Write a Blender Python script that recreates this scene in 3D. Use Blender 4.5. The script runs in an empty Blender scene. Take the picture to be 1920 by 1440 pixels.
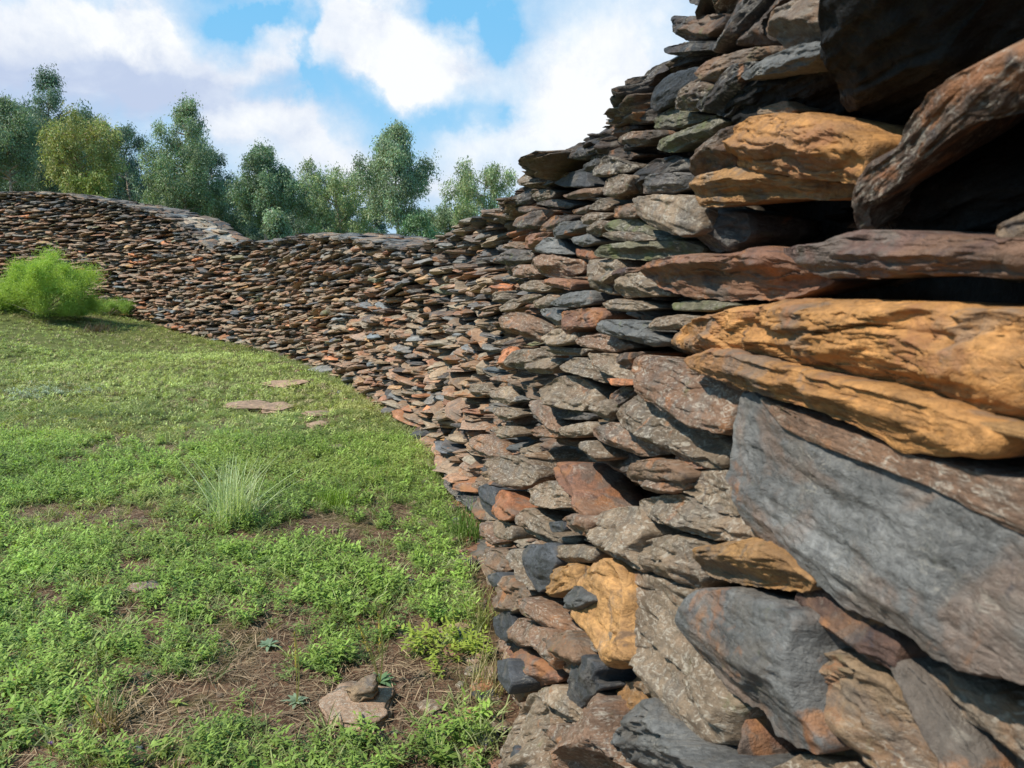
import bpy, math, random
import numpy as np
from mathutils import Vector, Matrix

# ---------------------------------------------------------------- camera, world, sun, exposure
scene = bpy.context.scene
COL = scene.collection
FPX = 1450.0                      # focal length in pixels of a 1920 px wide picture
CAMH = 1.5
PITCH = math.atan(230.0 / FPX)
cam_data = bpy.data.cameras.new('camera')
cam = bpy.data.objects.new('camera', cam_data)
COL.objects.link(cam)
scene.camera = cam
cam.location = (0, 0, CAMH)
cam.rotation_euler = (math.pi / 2 - PITCH, 0, 0)
cam_data.sensor_width = 36.0
cam_data.lens = 36.0 * FPX / 1920.0
cam_data.clip_start = 0.02
cam_data.clip_end = 3000
cam_data.dof.use_dof = True
cam_data.dof.focus_distance = 3.4
cam_data.dof.aperture_fstop = 14.0
scene.render.resolution_x = 1024
scene.render.resolution_y = 768
scene.view_settings.view_transform = 'Standard'
scene.view_settings.look = 'None'
scene.view_settings.exposure = 0.28
scene.view_settings.gamma = 1.0

SUN_TO = Vector((-0.60, -0.22, 0.78)).normalized()      # towards the sun: from the left, a little behind the camera
sun_el = math.asin(SUN_TO.z)
sun_az = math.atan2(SUN_TO.x, SUN_TO.y)
sl = bpy.data.lights.new('sun', 'SUN')
sl.energy = 5.0
sl.angle = math.radians(0.8)
sl.color = (1.0, 0.94, 0.84)
so = bpy.data.objects.new('sun', sl)
COL.objects.link(so)
so.rotation_euler = SUN_TO.to_track_quat('Z', 'Y').to_euler()


class NT:
    def __init__(self, tree):
        self.t = tree
        self.n = tree.nodes
        self.l = tree.links

    def new(self, typ, **kw):
        nd = self.n.new(typ)
        for k, v in kw.items():
            setattr(nd, k, v)
        return nd

    def put(self, sock, v):
        if v is None:
            return
        if isinstance(v, bpy.types.NodeSocket):
            self.l.new(v, sock)
        else:
            if sock.type == 'RGBA':
                v = (v, v, v, 1) if isinstance(v, (int, float)) else (*v[:3], 1)
            sock.default_value = v

    def math(self, op, a, b=None, c=None, clamp=False):
        nd = self.new('ShaderNodeMath', operation=op, use_clamp=clamp)
        self.put(nd.inputs[0], a)
        self.put(nd.inputs[1], b)
        if c is not None:
            self.put(nd.inputs[2], c)
        return nd.outputs[0]

    def vmath(self, op, a, b=None):
        nd = self.new('ShaderNodeVectorMath', operation=op)
        self.put(nd.inputs[0], a)
        if b is not None:
            self.put(nd.inputs[1], b)
        return nd.outputs[0]

    def noise(self, vec, scale, detail=4, rough=0.55, dist=0.0, col=False):
        nd = self.new('ShaderNodeTexNoise')
        self.put(nd.inputs['Vector'], vec)
        nd.inputs['Scale'].default_value = scale
        nd.inputs['Detail'].default_value = detail
        nd.inputs['Roughness'].default_value = rough
        nd.inputs['Distortion'].default_value = dist
        return nd.outputs[1 if col else 0]

    def ramp(self, v, lo, hi, a=0.0, b=1.0, smooth=True):
        nd = self.new('ShaderNodeMapRange')
        if smooth:
            nd.interpolation_type = 'SMOOTHSTEP'
        self.put(nd.inputs[0], v)
        for i, q in enumerate((lo, hi, a, b)):
            self.put(nd.inputs[i + 1], q)
        return nd.outputs[0]

    def mix(self, f, a, b, mode='MIX'):
        nd = self.new('ShaderNodeMix', data_type='RGBA', blend_type=mode)
        self.put(nd.inputs[0], f)
        self.put(nd.inputs[6], a)
        self.put(nd.inputs[7], b)
        return nd.outputs[2]


def px_uv(px, py):
    """picture point -> (x/y, z/y) slopes of its world direction"""
    u = (px - 960) / FPX
    v = (720 - py) / FPX
    dy = math.cos(PITCH) + v * math.sin(PITCH)
    dz = -math.sin(PITCH) + v * math.cos(PITCH)
    return u / dy, dz / dy


world = bpy.data.worlds.new('World')
scene.world = world
world.use_nodes = True
W = NT(world.node_tree)
W.n.clear()
out = W.new('ShaderNodeOutputWorld')
bg = W.new('ShaderNodeBackground')
bg.inputs[1].default_value = 0.098
W.l.new(bg.outputs[0], out.inputs[0])
sky = W.new('ShaderNodeTexSky', sky_type='NISHITA')
sky.sun_disc = False
sky.sun_elevation = sun_el
sky.sun_rotation = sun_az
sky.air_density = 1.0
sky.dust_density = 0.6
sky.ozone_density = 1.0
tc = W.new('ShaderNodeTexCoord')
D = tc.outputs['Generated']
sep = W.new('ShaderNodeSeparateXYZ')
W.l.new(D, sep.inputs[0])
# bearing-like coordinates of the clouds on the sky sphere
az = W.math('ARCTAN2', sep.outputs[0], sep.outputs[1])
el = W.math('ARCSINE', sep.outputs[2])
nz1 = W.noise(D, 5.0, 7, 0.6)
nz2 = W.noise(W.vmath('ADD', D, (3.1, 1.7, 0.4)), 5.0, 7, 0.6)
azd = W.math('ADD', az, W.math('MULTIPLY', W.math('SUBTRACT', nz1, 0.5), 0.30))
eld = W.math('ADD', el, W.math('MULTIPLY', W.math('SUBTRACT', nz2, 0.5), 0.20))


def blob(px, py, rx, ry, w):
    u, v = px_uv(px, py)
    a0 = math.atan2(u, 1)
    e0 = math.atan2(v, math.hypot(u, 1))
    dx = W.math('DIVIDE', W.math('SUBTRACT', azd, a0), rx / FPX * math.cos(a0))
    dy = W.math('DIVIDE', W.math('SUBTRACT', eld, e0), ry / FPX)
    r2 = W.math('ADD', W.math('MULTIPLY', dx, dx), W.math('MULTIPLY', dy, dy))
    return W.math('MULTIPLY', W.math('EXPONENT', W.math('MULTIPLY', r2, -1.0)), w)


def total(lst):
    t = None
    for b in lst:
        q = blob(*b)
        t = q if t is None else W.math('ADD', t, q)
    return t


white = total([(720, 70, 120, 70, 1.3), (800, 120, 110, 55, 1.1), (660, 40, 60, 40, .7), (745, 160, 60, 28, .7), (1130, 70, 160, 130, 1.5), (1120, 260, 170, 90, 1.1),
               (890, 250, 85, 50, .8), (90, 30, 190, 50, 1.1), (470, 235, 80, 36, 1.1), (560, 260, 70, 45, .8), (860, 345, 220, 45, .9),
               (480, 130, 110, 30, .75), (420, 0, 200, 16, .4), (190, 70, 140, 50, .8), (560, 95, 60, 40, .7), (620, 340, 170, 50, .7), (0, 110, 70, 40, .8)])
grey = total([(180, 150, 330, 62, 1.1), (430, 190, 160, 40, .6), (60, 200, 200, 70, .7), (520, 300, 160, 60, .5), (100, 90, 200, 30, .5), (1220, 120, 60, 160, .35), (760, 175, 80, 18, .35)])
blue = total([(598, 110, 16, 90, 1.0), (520, 50, 110, 16, .6), (970, 200, 30, 26, .8), (1230, 60, 30, 60, .3), (450, 25, 80, 22, .7), (610, 190, 110, 34, .7), (905, 25, 60, 35, 1.3), (870, 205, 110, 24, .9), (570, 285, 50, 30, .0), (350, 240, 60, 40, .4), (700, 250, 60, 40, .3)])
fine = W.noise(D, 14.0, 6, 0.6)
cover = W.math('SUBTRACT', W.math('ADD', W.math('ADD', white, grey), W.math('MULTIPLY', W.math('SUBTRACT', fine, 0.5), 0.9)), blue)
rest = W.ramp(W.noise(D, 2.2, 7, 0.6), 0.50, 0.70, 0.0, 0.6)     # clouds over the rest of the sky
behind = W.ramp(el, 0.35, 0.6)
side = W.ramp(W.math('ABSOLUTE', az), 0.65, 0.9)
other = W.math('MAXIMUM', behind, side)
front_cov = W.ramp(cover, -0.25, 1.35, 0, 1, False)
covm = W.mix(other, front_cov, rest)
whit = W.math('SUBTRACT', W.math('ADD', white, W.math('MULTIPLY', W.math('SUBTRACT', fine, .5), 1.0)), W.math('MULTIPLY', grey, 0.55))
wf = W.ramp(whit, -0.25, 1.15, 0, 1, False)
wf2 = W.mix(other, wf, 0.3)
puff = W.noise(D, 9.0, 8, 0.68, 0.3)
wf2 = W.mix(1.0, wf2, W.ramp(puff, 0.32, 0.60, 0.35, 1.15, False), 'MULTIPLY')
greyc = W.mix(W.ramp(W.noise(W.vmath('MULTIPLY', D, (1, 1, 2.2)), 5.5, 7, 0.6, 0.4), 0.36, 0.62), (4.6, 5.4, 7.1), (6.3, 7.0, 8.1))
cloud_col = W.mix(wf2, greyc, (8.3, 8.5, 8.7))
blue_sky = W.mix(0.85, W.vmath('MULTIPLY', sky.outputs[0], (1.0, 1.0, 1.0)), (1.8, 5.2, 8.4))
low = W.ramp(el, 0.0, 0.30, 0.55, 0.0)
blue_sky = W.mix(low, blue_sky, (5.6, 7.0, 8.2))
skyc = W.mix(covm, blue_sky, cloud_col)
ground_side = W.ramp(el, -0.03, 0.0)
skyc = W.mix(ground_side, (1.2, 1.3, 1.0), skyc)
W.l.new(skyc, bg.inputs[0])

# ---------------------------------------------------------------- helpers
rng = np.random.default_rng(11)
random.seed(11)


def hash3(ix, iy, iz, seed):
    h = (ix.astype(np.int64) * 374761393 + iy.astype(np.int64) * 668265263 + iz.astype(np.int64) * 2147483647 + seed * 974711) & 0xFFFFFFFF
    h = ((h ^ (h >> 13)) * 1274126177) & 0xFFFFFFFF
    h = ((h ^ (h >> 16)) * 2246822519) & 0xFFFFFFFF
    h = h ^ (h >> 15)
    return (h & 0xFFFFFF) / float(0xFFFFFF)


def vnoise(p, seed=0):
    """value noise in 0..1, p: (n,3)"""
    f = np.floor(p)
    t = p - f
    t = t * t * (3 - 2 * t)
    i = f.astype(np.int64)
    r = 0
    for dx in (0, 1):
        wx = t[:, 0] if dx else 1 - t[:, 0]
        for dy in (0, 1):
            wy = t[:, 1] if dy else 1 - t[:, 1]
            for dz in (0, 1):
                wz = t[:, 2] if dz else 1 - t[:, 2]
                r = r + wx * wy * wz * hash3(i[:, 0] + dx, i[:, 1] + dy, i[:, 2] + dz, seed)
    return r


def fbm(p, octs=4, seed=0, gain=0.5):
    r = 0
    a = 1.0
    s = 0
    for o in range(octs):
        r = r + a * (vnoise(p * (2.0 ** o) + o * 17.3, seed + o) - 0.5)
        s += a
        a *= gain
    return r / s * 2


def tag(o, label=None, cat=None, group=None, kind=None):
    if label:
        o['label'] = label
    if cat:
        o['category'] = cat
    if group:
        o['group'] = group
    if kind:
        o['kind'] = kind
    return o


def empty(name, loc=(0, 0, 0)):
    o = bpy.data.objects.new(name, None)
    o.empty_display_size = 0.1
    COL.objects.link(o)
    o.location = loc
    return o


class Soup:
    """collects vertices, faces (all quads or tris) and per-vertex attributes"""
    def __init__(self):
        self.v = []; self.q = []; self.t = []; self.n = 0
        self.col = []; self.sc = []; self.mx = []; self.sm = []

    def add(self, v, q=None, t=None, col=None, sc=None, mx=None, flat=False):
        v = np.asarray(v, float)
        m = len(v)
        self.v.append(v)
        if q is not None and len(q):
            self.q.append(np.asarray(q) + self.n)
            self.sm.append(np.full(len(q), not flat, bool))
        if t is not None and len(t):
            self.t.append(np.asarray(t) + self.n)
        if col is not None:
            c = np.asarray(col, float)
            self.col.append(np.broadcast_to(c, (m, 3)) if c.ndim == 1 else c)
        if sc is not None:
            self.sc.append(sc)
        if mx is not None:
            c = np.asarray(mx, float)
            self.mx.append(np.broadcast_to(c, (m, 3)) if c.ndim == 1 else c)
        self.n += m

    def build(self, name, mat, parent=None, smooth=False, origin=(0, 0, 0)):
        v = np.concatenate(self.v) - np.asarray(origin, float)
        me = bpy.data.meshes.new(name)
        q = np.concatenate(self.q) if self.q else np.zeros((0, 4), int)
        t = np.concatenate(self.t) if self.t else np.zeros((0, 3), int)
        me.vertices.add(len(v))
        me.vertices.foreach_set('co', v.astype(np.float32).ravel())
        nl = len(q) * 4 + len(t) * 3
        me.loops.add(nl)
        me.loops.foreach_set('vertex_index', np.concatenate([q.ravel(), t.ravel()]).astype(np.int32))
        me.polygons.add(len(q) + len(t))
        st = np.concatenate([np.arange(len(q)) * 4, len(q) * 4 + np.arange(len(t)) * 3]).astype(np.int32)
        me.polygons.foreach_set('loop_start', st)
        me.polygons.foreach_set('use_smooth', np.concatenate(self.sm) if smooth and not len(t) else np.full(len(q) + len(t), smooth, bool))
        if self.col:
            a = me.attributes.new('scol', 'FLOAT_VECTOR', 'POINT')
            a.data.foreach_set('vector', np.concatenate(self.col).astype(np.float32).ravel())
        if self.sc:
            a = me.attributes.new('scoord', 'FLOAT_VECTOR', 'POINT')
            a.data.foreach_set('vector', np.concatenate(self.sc).astype(np.float32).ravel())
        if self.mx:
            a = me.attributes.new('smix', 'FLOAT_VECTOR', 'POINT')
            a.data.foreach_set('vector', np.concatenate(self.mx).astype(np.float32).ravel())
        me.update()
        me.validate()
        me.materials.append(mat)
        o = bpy.data.objects.new(name, me)
        COL.objects.link(o)
        o.location = origin
        if parent:
            o.parent = parent
            o.location = Vector(origin) - parent.location
        return o


# ---------------------------------------------------------------- materials
def new_mat(name):
    m = bpy.data.materials.new(name)
    m.use_nodes = True
    N = NT(m.node_tree)
    bs = N.n['Principled BSDF']
    return m, N, bs


def attr(N, name):
    a = N.new('ShaderNodeAttribute', attribute_name=name)
    return a.outputs['Vector']


def stone_material():
    m, N, bs = new_mat('slate_stone')
    col = attr(N, 'scol')
    sc = attr(N, 'scoord')
    mx = N.new('ShaderNodeSeparateXYZ')
    N.l.new(attr(N, 'smix'), mx.inputs[0])
    rust, lich, moss = mx.outputs
    wp_ = N.vmath('MULTIPLY', N.vmath('SUBTRACT', N.noise(sc, 9, 3, .6, 0, True), (.5, .5, .5)), (.05, .05, .035))
    st = N.vmath('MULTIPLY', N.vmath('ADD', sc, wp_), (0.45, 0.45, 2.4))
    streak = N.noise(st, 26, 6, 0.65, 0.6)
    big = N.noise(sc, 7, 4, 0.6, 0.4)
    mid = N.noise(sc, 30, 5, 0.65)
    c = N.mix(1.0, col, N.ramp(big, 0.3, 0.75, 0.62, 1.32, False), 'MULTIPLY')
    c = N.mix(1.0, c, N.ramp(streak, 0.3, 0.7, 0.74, 1.22, False), 'MULTIPLY')
    c = N.mix(1.0, c, N.ramp(mid, 0.3, 0.7, 0.78, 1.2, False), 'MULTIPLY')
    gr_ = N.noise(N.vmath('MULTIPLY', N.vmath('ADD', sc, wp_), (1, 1, 1.8)), 95, 5, 0.75, 0.4)
    c = N.mix(1.0, c, N.ramp(gr_, 0.32, 0.68, 0.66, 1.36, False), 'MULTIPLY')
    bn = N.noise(N.vmath('ADD', N.vmath('MULTIPLY', sc, (.8, .8, 1.3)), (4, 8, 2)), 6.5, 6, 0.62, 0.6)
    warm = N.math('MULTIPLY', N.ramp(bn, 0.47, 0.60), N.ramp(rust, -0.05, 0.12, 0.0, 0.6))
    c = N.mix(warm, c, N.mix(gr_, (0.15, 0.075, 0.04), (0.27, 0.15, 0.08)))
    gn = N.noise(N.vmath('ADD', sc, (14, 1, 22)), 8, 6, 0.65, 0.8)
    c = N.mix(N.math('MULTIPLY', N.ramp(gn, 0.52, 0.62), N.ramp(rust, -0.3, 0.0, 0.0, 0.6)), c, N.mix(gr_, (0.075, 0.062, 0.052), (0.19, 0.165, 0.135)))
    # rust stains
    rn = N.noise(N.vmath('ADD', sc, (7, 3, 1)), 9, 5, 0.62, 0.8)
    rm = N.ramp(N.math('ADD', rn, N.math('MULTIPLY', rust, 0.42)), 0.62, 0.74)
    rcol = N.mix(N.noise(sc, 18, 3), (0.24, 0.082, 0.034), (0.36, 0.18, 0.07))
    c = N.mix(N.math('MULTIPLY', rm, 0.8), c, rcol)
    # dark mineral stains
    dn = N.noise(N.vmath('ADD', sc, (1, 9, 5)), 13, 5, 0.7, 1.0)
    c = N.mix(N.ramp(dn, 0.58, 0.70, 0.0, 0.6), c, (0.035, 0.035, 0.042))
    # lichen speckle
    ln = N.noise(N.vmath('ADD', N.vmath('MULTIPLY', st, (1.4, 1.4, .7)), (3, 5, 2)), 95, 6, 0.75, 0.9)
    lb = N.noise(N.vmath('ADD', sc, (13, 2, 6)), 11, 3, 0.6)
    lm = N.math('MULTIPLY', N.ramp(ln, 0.50, 0.62), N.ramp(N.math('ADD', lb, N.math('MULTIPLY', lich, 0.45)), 0.55, 0.85))
    c = N.mix(N.math('MULTIPLY', lm, 0.62), c, (0.47, 0.42, 0.34))
    mn = N.ramp(N.math('ADD', N.noise(sc, 16, 5, 0.65), N.math('MULTIPLY', moss, 0.4)), 0.62, 0.78)
    c = N.mix(N.math('MULTIPLY', mn, 0.8), c, (0.115, 0.125, 0.045))
    N.l.new(N.ramp(mid, 0.3, 0.7, 0.50, 0.85), bs.inputs['Roughness'])
    N.l.new(c, bs.inputs['Base Color'])
    N.l.new(N.ramp(moss, -0.55, -0.35, 0.14, 0.38), bs.inputs['Specular IOR Level'])  # low moss value cuts the sheen of stones coloured black as shade
    h = N.math('ADD', N.math('MULTIPLY', streak, 0.6), N.math('MULTIPLY', mid, 0.7))
    h = N.math('ADD', h, N.math('MULTIPLY', gr_, 0.55))
    b = N.new('ShaderNodeBump')
    b.inputs['Strength'].default_value = 0.9
    b.inputs['Distance'].default_value = 0.009
    N.l.new(h, b.inputs['Height'])
    N.l.new(b.outputs[0], bs.inputs['Normal'])
    return m


def leaf_material(name, trans=0.35, rough=0.55):
    m, N, bs = new_mat(name)
    col = attr(N, 'scol')
    N.l.new(col, bs.inputs['Base Color'])
    bs.inputs['Roughness'].default_value = rough
    bs.inputs['Specular IOR Level'].default_value = 0.25
    tr = N.new('ShaderNodeBsdfTranslucent')
    N.l.new(N.mix(1.0, col, (1.15, 1.25, 0.6), 'MULTIPLY'), tr.inputs[0])
    mixs = N.new('ShaderNodeMixShader')
    mixs.inputs[0].default_value = trans
    N.l.new(bs.outputs[0], mixs.inputs[1])
    N.l.new(tr.outputs[0], mixs.inputs[2])
    N.l.new(mixs.outputs[0], N.n['Material Output'].inputs[0])
    return m


def ground_material():
    m, N, bs = new_mat('soil_and_turf')
    g = N.new('ShaderNodeNewGeometry')
    p = g.outputs['Position']
    n1 = N.noise(p, 1.3, 6, 0.6)
    n2 = N.noise(p, 9, 6, 0.65)
    n3 = N.noise(p, 60, 4, 0.7)
    c = N.mix(N.ramp(n2, 0.35, 0.65), (0.070, 0.038, 0.024), (0.175, 0.100, 0.062))
    c = N.mix(N.ramp(n3, 0.5, 0.68), c, (0.30, 0.22, 0.14))
    c = N.mix(N.ramp(N.noise(N.vmath('ADD', p, (5, 5, 5)), 24, 5, 0.7), 0.58, 0.66), c, (0.045, 0.028, 0.02))
    # thin turf growing further off
    sp = N.new('ShaderNodeSeparateXYZ')
    N.l.new(p, sp.inputs[0])
    far = N.ramp(sp.outputs[1], 3.0, 11.0)
    gm = N.ramp(N.math('ADD', n1, N.math('MULTIPLY', far, 0.32)), 0.52, 0.72)
    gc = N.mix(n2, (0.075, 0.115, 0.022), (0.15, 0.17, 0.05))
    c = N.mix(N.math('MULTIPLY', gm, 0.75), c, gc)
    N.l.new(c, bs.inputs['Base Color'])
    bs.inputs['Roughness'].default_value = 0.95
    bs.inputs['Specular IOR Level'].default_value = 0.1
    b = N.new('ShaderNodeBump')
    b.inputs['Strength'].default_value = 1.0
    b.inputs['Distance'].default_value = 0.02
    N.l.new(N.math('ADD', n3, n2), b.inputs['Height'])
    N.l.new(b.outputs[0], bs.inputs['Normal'])
    return m


def simple_mat(name, c1, c2, scale, rough=0.85, bump=0.01):
    m, N, bs = new_mat(name)
    tcn = N.new('ShaderNodeTexCoord')
    n = N.noise(tcn.outputs['Object'], scale, 6, 0.65)
    N.l.new(N.mix(N.ramp(n, 0.35, 0.65), c1, c2), bs.inputs['Base Color'])
    bs.inputs['Roughness'].default_value = rough
    b = N.new('ShaderNodeBump')
    b.inputs['Distance'].default_value = bump
    N.l.new(n, b.inputs['Height'])
    N.l.new(b.outputs[0], bs.inputs['Normal'])
    return m


M_STONE = stone_material()
M_GROUND = ground_material()
M_HERB = leaf_material('herb_leaves', 0.35)
M_GRASS = leaf_material('grass_blades', 0.3)
M_STRAW = leaf_material('dry_straw', 0.05, 0.8)
M_CROWN = leaf_material('tree_leaves', 0.22, 0.6)
M_BARK = simple_mat('pale_bark', (0.26, 0.15, 0.10), (0.52, 0.42, 0.34), 9, 0.85, 0.02)
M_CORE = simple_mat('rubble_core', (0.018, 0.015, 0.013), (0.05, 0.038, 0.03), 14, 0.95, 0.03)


# ---------------------------------------------------------------- terrain and plan of the wall
def sstep(a, b, x):
    t = np.clip((np.asarray(x, float) - a) / (b - a), 0, 1)
    return t * t * (3 - 2 * t)


def gz(x, y):
    x = np.asarray(x, float); y = np.asarray(y, float)
    r = 0.95 * sstep(-5.5, -13, x) * sstep(8, 16, y)
    p = np.stack([np.ravel(x) * 0.7, np.ravel(y) * 0.7, np.zeros(x.size)], 1)
    n = fbm(p, 3, 5).reshape(np.shape(x))
    return r + 0.05 * n


PLAN = [(0.80, -3.0), (0.70, -2.0), (0.47, 0.0), (0.294, 1.5), (0.176, 2.5), (0.03, 3.7), (-0.22, 5.2), (-0.80, 7.0), (-2.45, 10.6), (-4.9, 14.0), (-8.3, 17.0), (-13.0, 19.2), (-20.0, 20.6), (-28.0, 21.0)]


def catmull(P, n=40):
    P = [np.array(p, float) for p in P]
    P = [2 * P[0] - P[1]] + P + [2 * P[-1] - P[-2]]
    o = []
    for i in range(1, len(P) - 2):
        for k in range(n):
            t = k / n
            a, b, c, d = P[i - 1], P[i], P[i + 1], P[i + 2]
            o.append(0.5 * ((2 * b) + (-a + c) * t + (2 * a - 5 * b + 4 * c - d) * t * t + (-a + 3 * b - 3 * c + d) * t ** 3))
    o.append(P[-2])
    return np.array(o)


CUR = catmull(PLAN)
SEG = np.r_[0, np.cumsum(np.linalg.norm(np.diff(CUR, axis=0), axis=1))]
LEN = SEG[-1]


def plan_at(s):
    x = np.interp(s, SEG, CUR[:, 0]); y = np.interp(s, SEG, CUR[:, 1])
    e = 0.05
    tx = np.interp(s + e, SEG, CUR[:, 0]) - np.interp(s - e, SEG, CUR[:, 0])
    ty = np.interp(s + e, SEG, CUR[:, 1]) - np.interp(s - e, SEG, CUR[:, 1])
    l = np.hypot(tx, ty) + 1e-9
    tx /= l; ty /= l
    return x, y, tx, ty, -ty, tx      # outward normal is to the left of travel


BATTER = 0.15
SIL = [(-400, 350), (0, 362), (60, 360), (110, 364), (200, 380), (260, 391), (320, 412), (370, 447), (400, 472), (412, 462), (440, 455), (520, 455), (560, 443), (620, 444), (680, 453),
       (740, 464), (780, 470), (800, 459), (850, 438), (900, 412), (960, 384), (1060, 278), (1150, 210), (1200, 145), (1260, 35), (1280, 0)]


def ztop(s):
    x, y, *_ = plan_at(s)
    x = np.atleast_1d(x); y = np.atleast_1d(y)
    px = 960 + FPX * x / np.maximum(y, 0.2) / math.cos(PITCH) * 1.0
    py = np.interp(px, [a for a, b in SIL], [b for a, b in SIL])
    v = (720 - py) / FPX
    slope = (-math.sin(PITCH) + v * math.cos(PITCH)) / (math.cos(PITCH) + v * math.sin(PITCH))
    z = CAMH + slope * np.maximum(y, 0.2)
    z = np.where((px > 1270) | (y < 1.4), 2.03, z)
    z = np.where(px < -100, 2.95 + 0.1 * np.sin(s), z)
    return z


STOP_N = 1600
SS = np.linspace(0, LEN, STOP_N)
ZT = ztop(SS)
XB, YB, TXB, TYB, NXB, NYB = plan_at(SS)
ZG = gz(XB + NXB * 0.22, YB + NYB * 0.22)
ztop_s = lambda s: np.interp(s, SS, ZT)
zg_s = lambda s: np.interp(s, SS, ZG)

# ground: one sheet, fine near the camera, reaching the horizon
u = np.linspace(-1, 1, 380)
gx = -1.5 + 6.0 * np.sinh(u * 5.3) / math.sinh(5.3) * 130
gy = 5.0 + 6.0 * np.sinh(u * 5.3) / math.sinh(5.3) * 130
GX, GY = np.meshgrid(gx, gy)
fr = np.exp(-((GX + 1.5) ** 2 + (GY - 5) ** 2) / 200)
pp = np.stack([GX.ravel() * 9, GY.ravel() * 9, 0 * GX.ravel()], 1)
GZ = gz(GX, GY) + (0.012 * fbm(pp, 3, 77)).reshape(GX.shape) * fr
nv = len(u)
I = np.arange(nv * nv).reshape(nv, nv)
quads = np.stack([I[:-1, :-1].ravel(), I[:-1, 1:].ravel(), I[1:, 1:].ravel(), I[1:, :-1].ravel()], 1)
S = Soup()
S.add(np.stack([GX.ravel(), GY.ravel(), GZ.ravel()], 1), q=quads)
ground = S.build('ground', M_GROUND, smooth=True)
tag(ground, 'reddish brown soil of the enclosure under low green weeds', 'ground', kind='structure')

# ---------------------------------------------------------------- stones
PAL = {   # base colours of the slate and its weathering: colour, rust, lichen, moss
    'wg': ((0.172, 0.124, 0.080), 0.02, 0.65, 0.0),
    'wp': ((0.222, 0.160, 0.104), 0.02, 0.9, 0.0),
    'br': ((0.160, 0.105, 0.066), 0.12, 0.30, 0.0),
    'dk': ((0.056, 0.050, 0.046), 0.0, 0.30, 0.05),
    'db': ((0.064, 0.046, 0.036), 0.12, 0.25, 0.05),
    'shade_bk': ((0.014, 0.013, 0.012), -.4, -.6, -.6),  # not a slate tone: shade put into the stone colour
    'gr': ((0.118, 0.115, 0.108), -.05, 0.20, 0.0),
    'sb': ((0.066, 0.068, 0.073), -.1, 0.05, 0.0),
    'og': ((0.385, 0.185, 0.058), 0.14, -.2, -.3),
    'oc': ((0.300, 0.160, 0.058), 0.02, 0.10, -.2),
    'or': ((0.380, 0.150, 0.066), 0.15, 0.10, -.2),
    'rd': ((0.190, 0.092, 0.055), 0.30, 0.20, 0.0),
    'dr': ((0.085, 0.048, 0.036), 0.10, 0.10, 0.0),
    'rg': ((0.180, 0.106, 0.066), 0.14, 0.60, 0.0),
    'tn': ((0.215, 0.145, 0.084), 0.18, 0.25, 0.0),
    'mo': ((0.110, 0.098, 0.060), -.1, 0.45, 0.34),
}


def make_template(seed, nt, prof_n, rough):
    """unit stone: x length, y depth, z thickness, each about -0.5..0.5"""
    r = np.random.default_rng(seed)
    th = np.linspace(0, 2 * math.pi, nt, endpoint=False)
    k = r.integers(5, 8)
    an = np.sort(r.uniform(0, 2 * math.pi, k))
    # irregular polygon outline as min over half-planes
    rad = np.full(nt, 10.0)
    an = np.linspace(0, 2 * math.pi, k, endpoint=False) + r.uniform(-0.35, 0.35, k)
    dd = r.uniform(0.38, 0.52, k)
    for a, d in zip(an, dd):
        cs = np.cos(th - a)
        rad = np.where(cs > 0.05, np.minimum(rad, d / np.maximum(cs, 0.05)), rad)
    rad = np.minimum(rad, 0.62)
    kn = np.linspace(0, 1, 11)
    ph = np.linspace(0, 1, prof_n)          # top centre -> rim -> bottom centre
    sc_ = np.interp(ph, kn, [0, .55, .86, .955, .985, 1.0, .99, .95, .84, .5, 0])
    z = np.interp(ph, kn, [.5, .5, .45, .33, .16, 0, -.17, -.32, -.44, -.5, -.5])
    V = []
    for i in range(prof_n):
        rr = rad * sc_[i]
        V.append(np.stack([rr * np.cos(th), rr * np.sin(th), np.full(nt, z[i])], 1))
    V = np.array(V)
    # wedge and tilt of the two broad faces
    tx, ty = r.uniform(-0.25, 0.25, 2)
    V[:, :, 2] *= 1 + 1.2 * (tx * V[:, :, 0] + ty * V[:, :, 1])
    V[:, :, 2] += r.uniform(-0.22, 0.22) * V[:, :, 0] + 0.12 * np.sin(V[:, :, 0] * 5 + r.uniform(0, 6))
    P = V.reshape(-1, 3)
    d1 = fbm(P * [3, 3, 2.2] + seed * 3.7, 3, seed)
    d2 = fbm(P * [2, 2, 9] + seed * 1.7, 2, seed + 9)
    rimw = np.repeat(sc_, nt)
    # edges thin out to a wedge here and there
    tz_ = np.tile(0.5 + 0.5 * np.sin(th * r.integers(1, 4) + r.uniform(0, 6)), prof_n)
    P = P.copy()
    P[:, 2] *= 1 - 0.40 * tz_ * np.clip(rimw, 0, 1) ** 3
    P = P.copy()
    P[:, :2] *= (1 + rough * (0.35 * d1 + 0.30 * d2) * rimw)[:, None]
    P[:, 2] += rough * 0.35 * fbm(P * [4, 4, 1] + 31, 3, seed + 3)
    # chipped facets
    for cnt, amp in ((26, .07), (110, .035)):
        sd_ = r.uniform(-.62, .62, (cnt, 3))
        dm = ((P[:, None, :] - sd_[None]) ** 2 * [1, 1, 2.5]).sum(2)
        ci = dm.argmin(1)
        o_ = r.uniform(-1, 1, cnt)[ci] * amp * rough
        P = P * (1 + o_[:, None] * [1, 1, 1.3] * np.repeat(sc_, nt)[:, None])
    J = np.arange(prof_n * nt).reshape(prof_n, nt)
    a = J[:-1]; b = J[1:]
    q = np.stack([a.ravel(), b.ravel(), np.roll(b, -1, 1).ravel(), np.roll(a, -1, 1).ravel()], 1)
    return P, q


TPL_LO = [make_template(100 + i, 16, 9, 0.6) for i in range(26)]
TPL_HI = [make_template(200 + i, 48, 23, 0.75) for i in range(22)]


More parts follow.
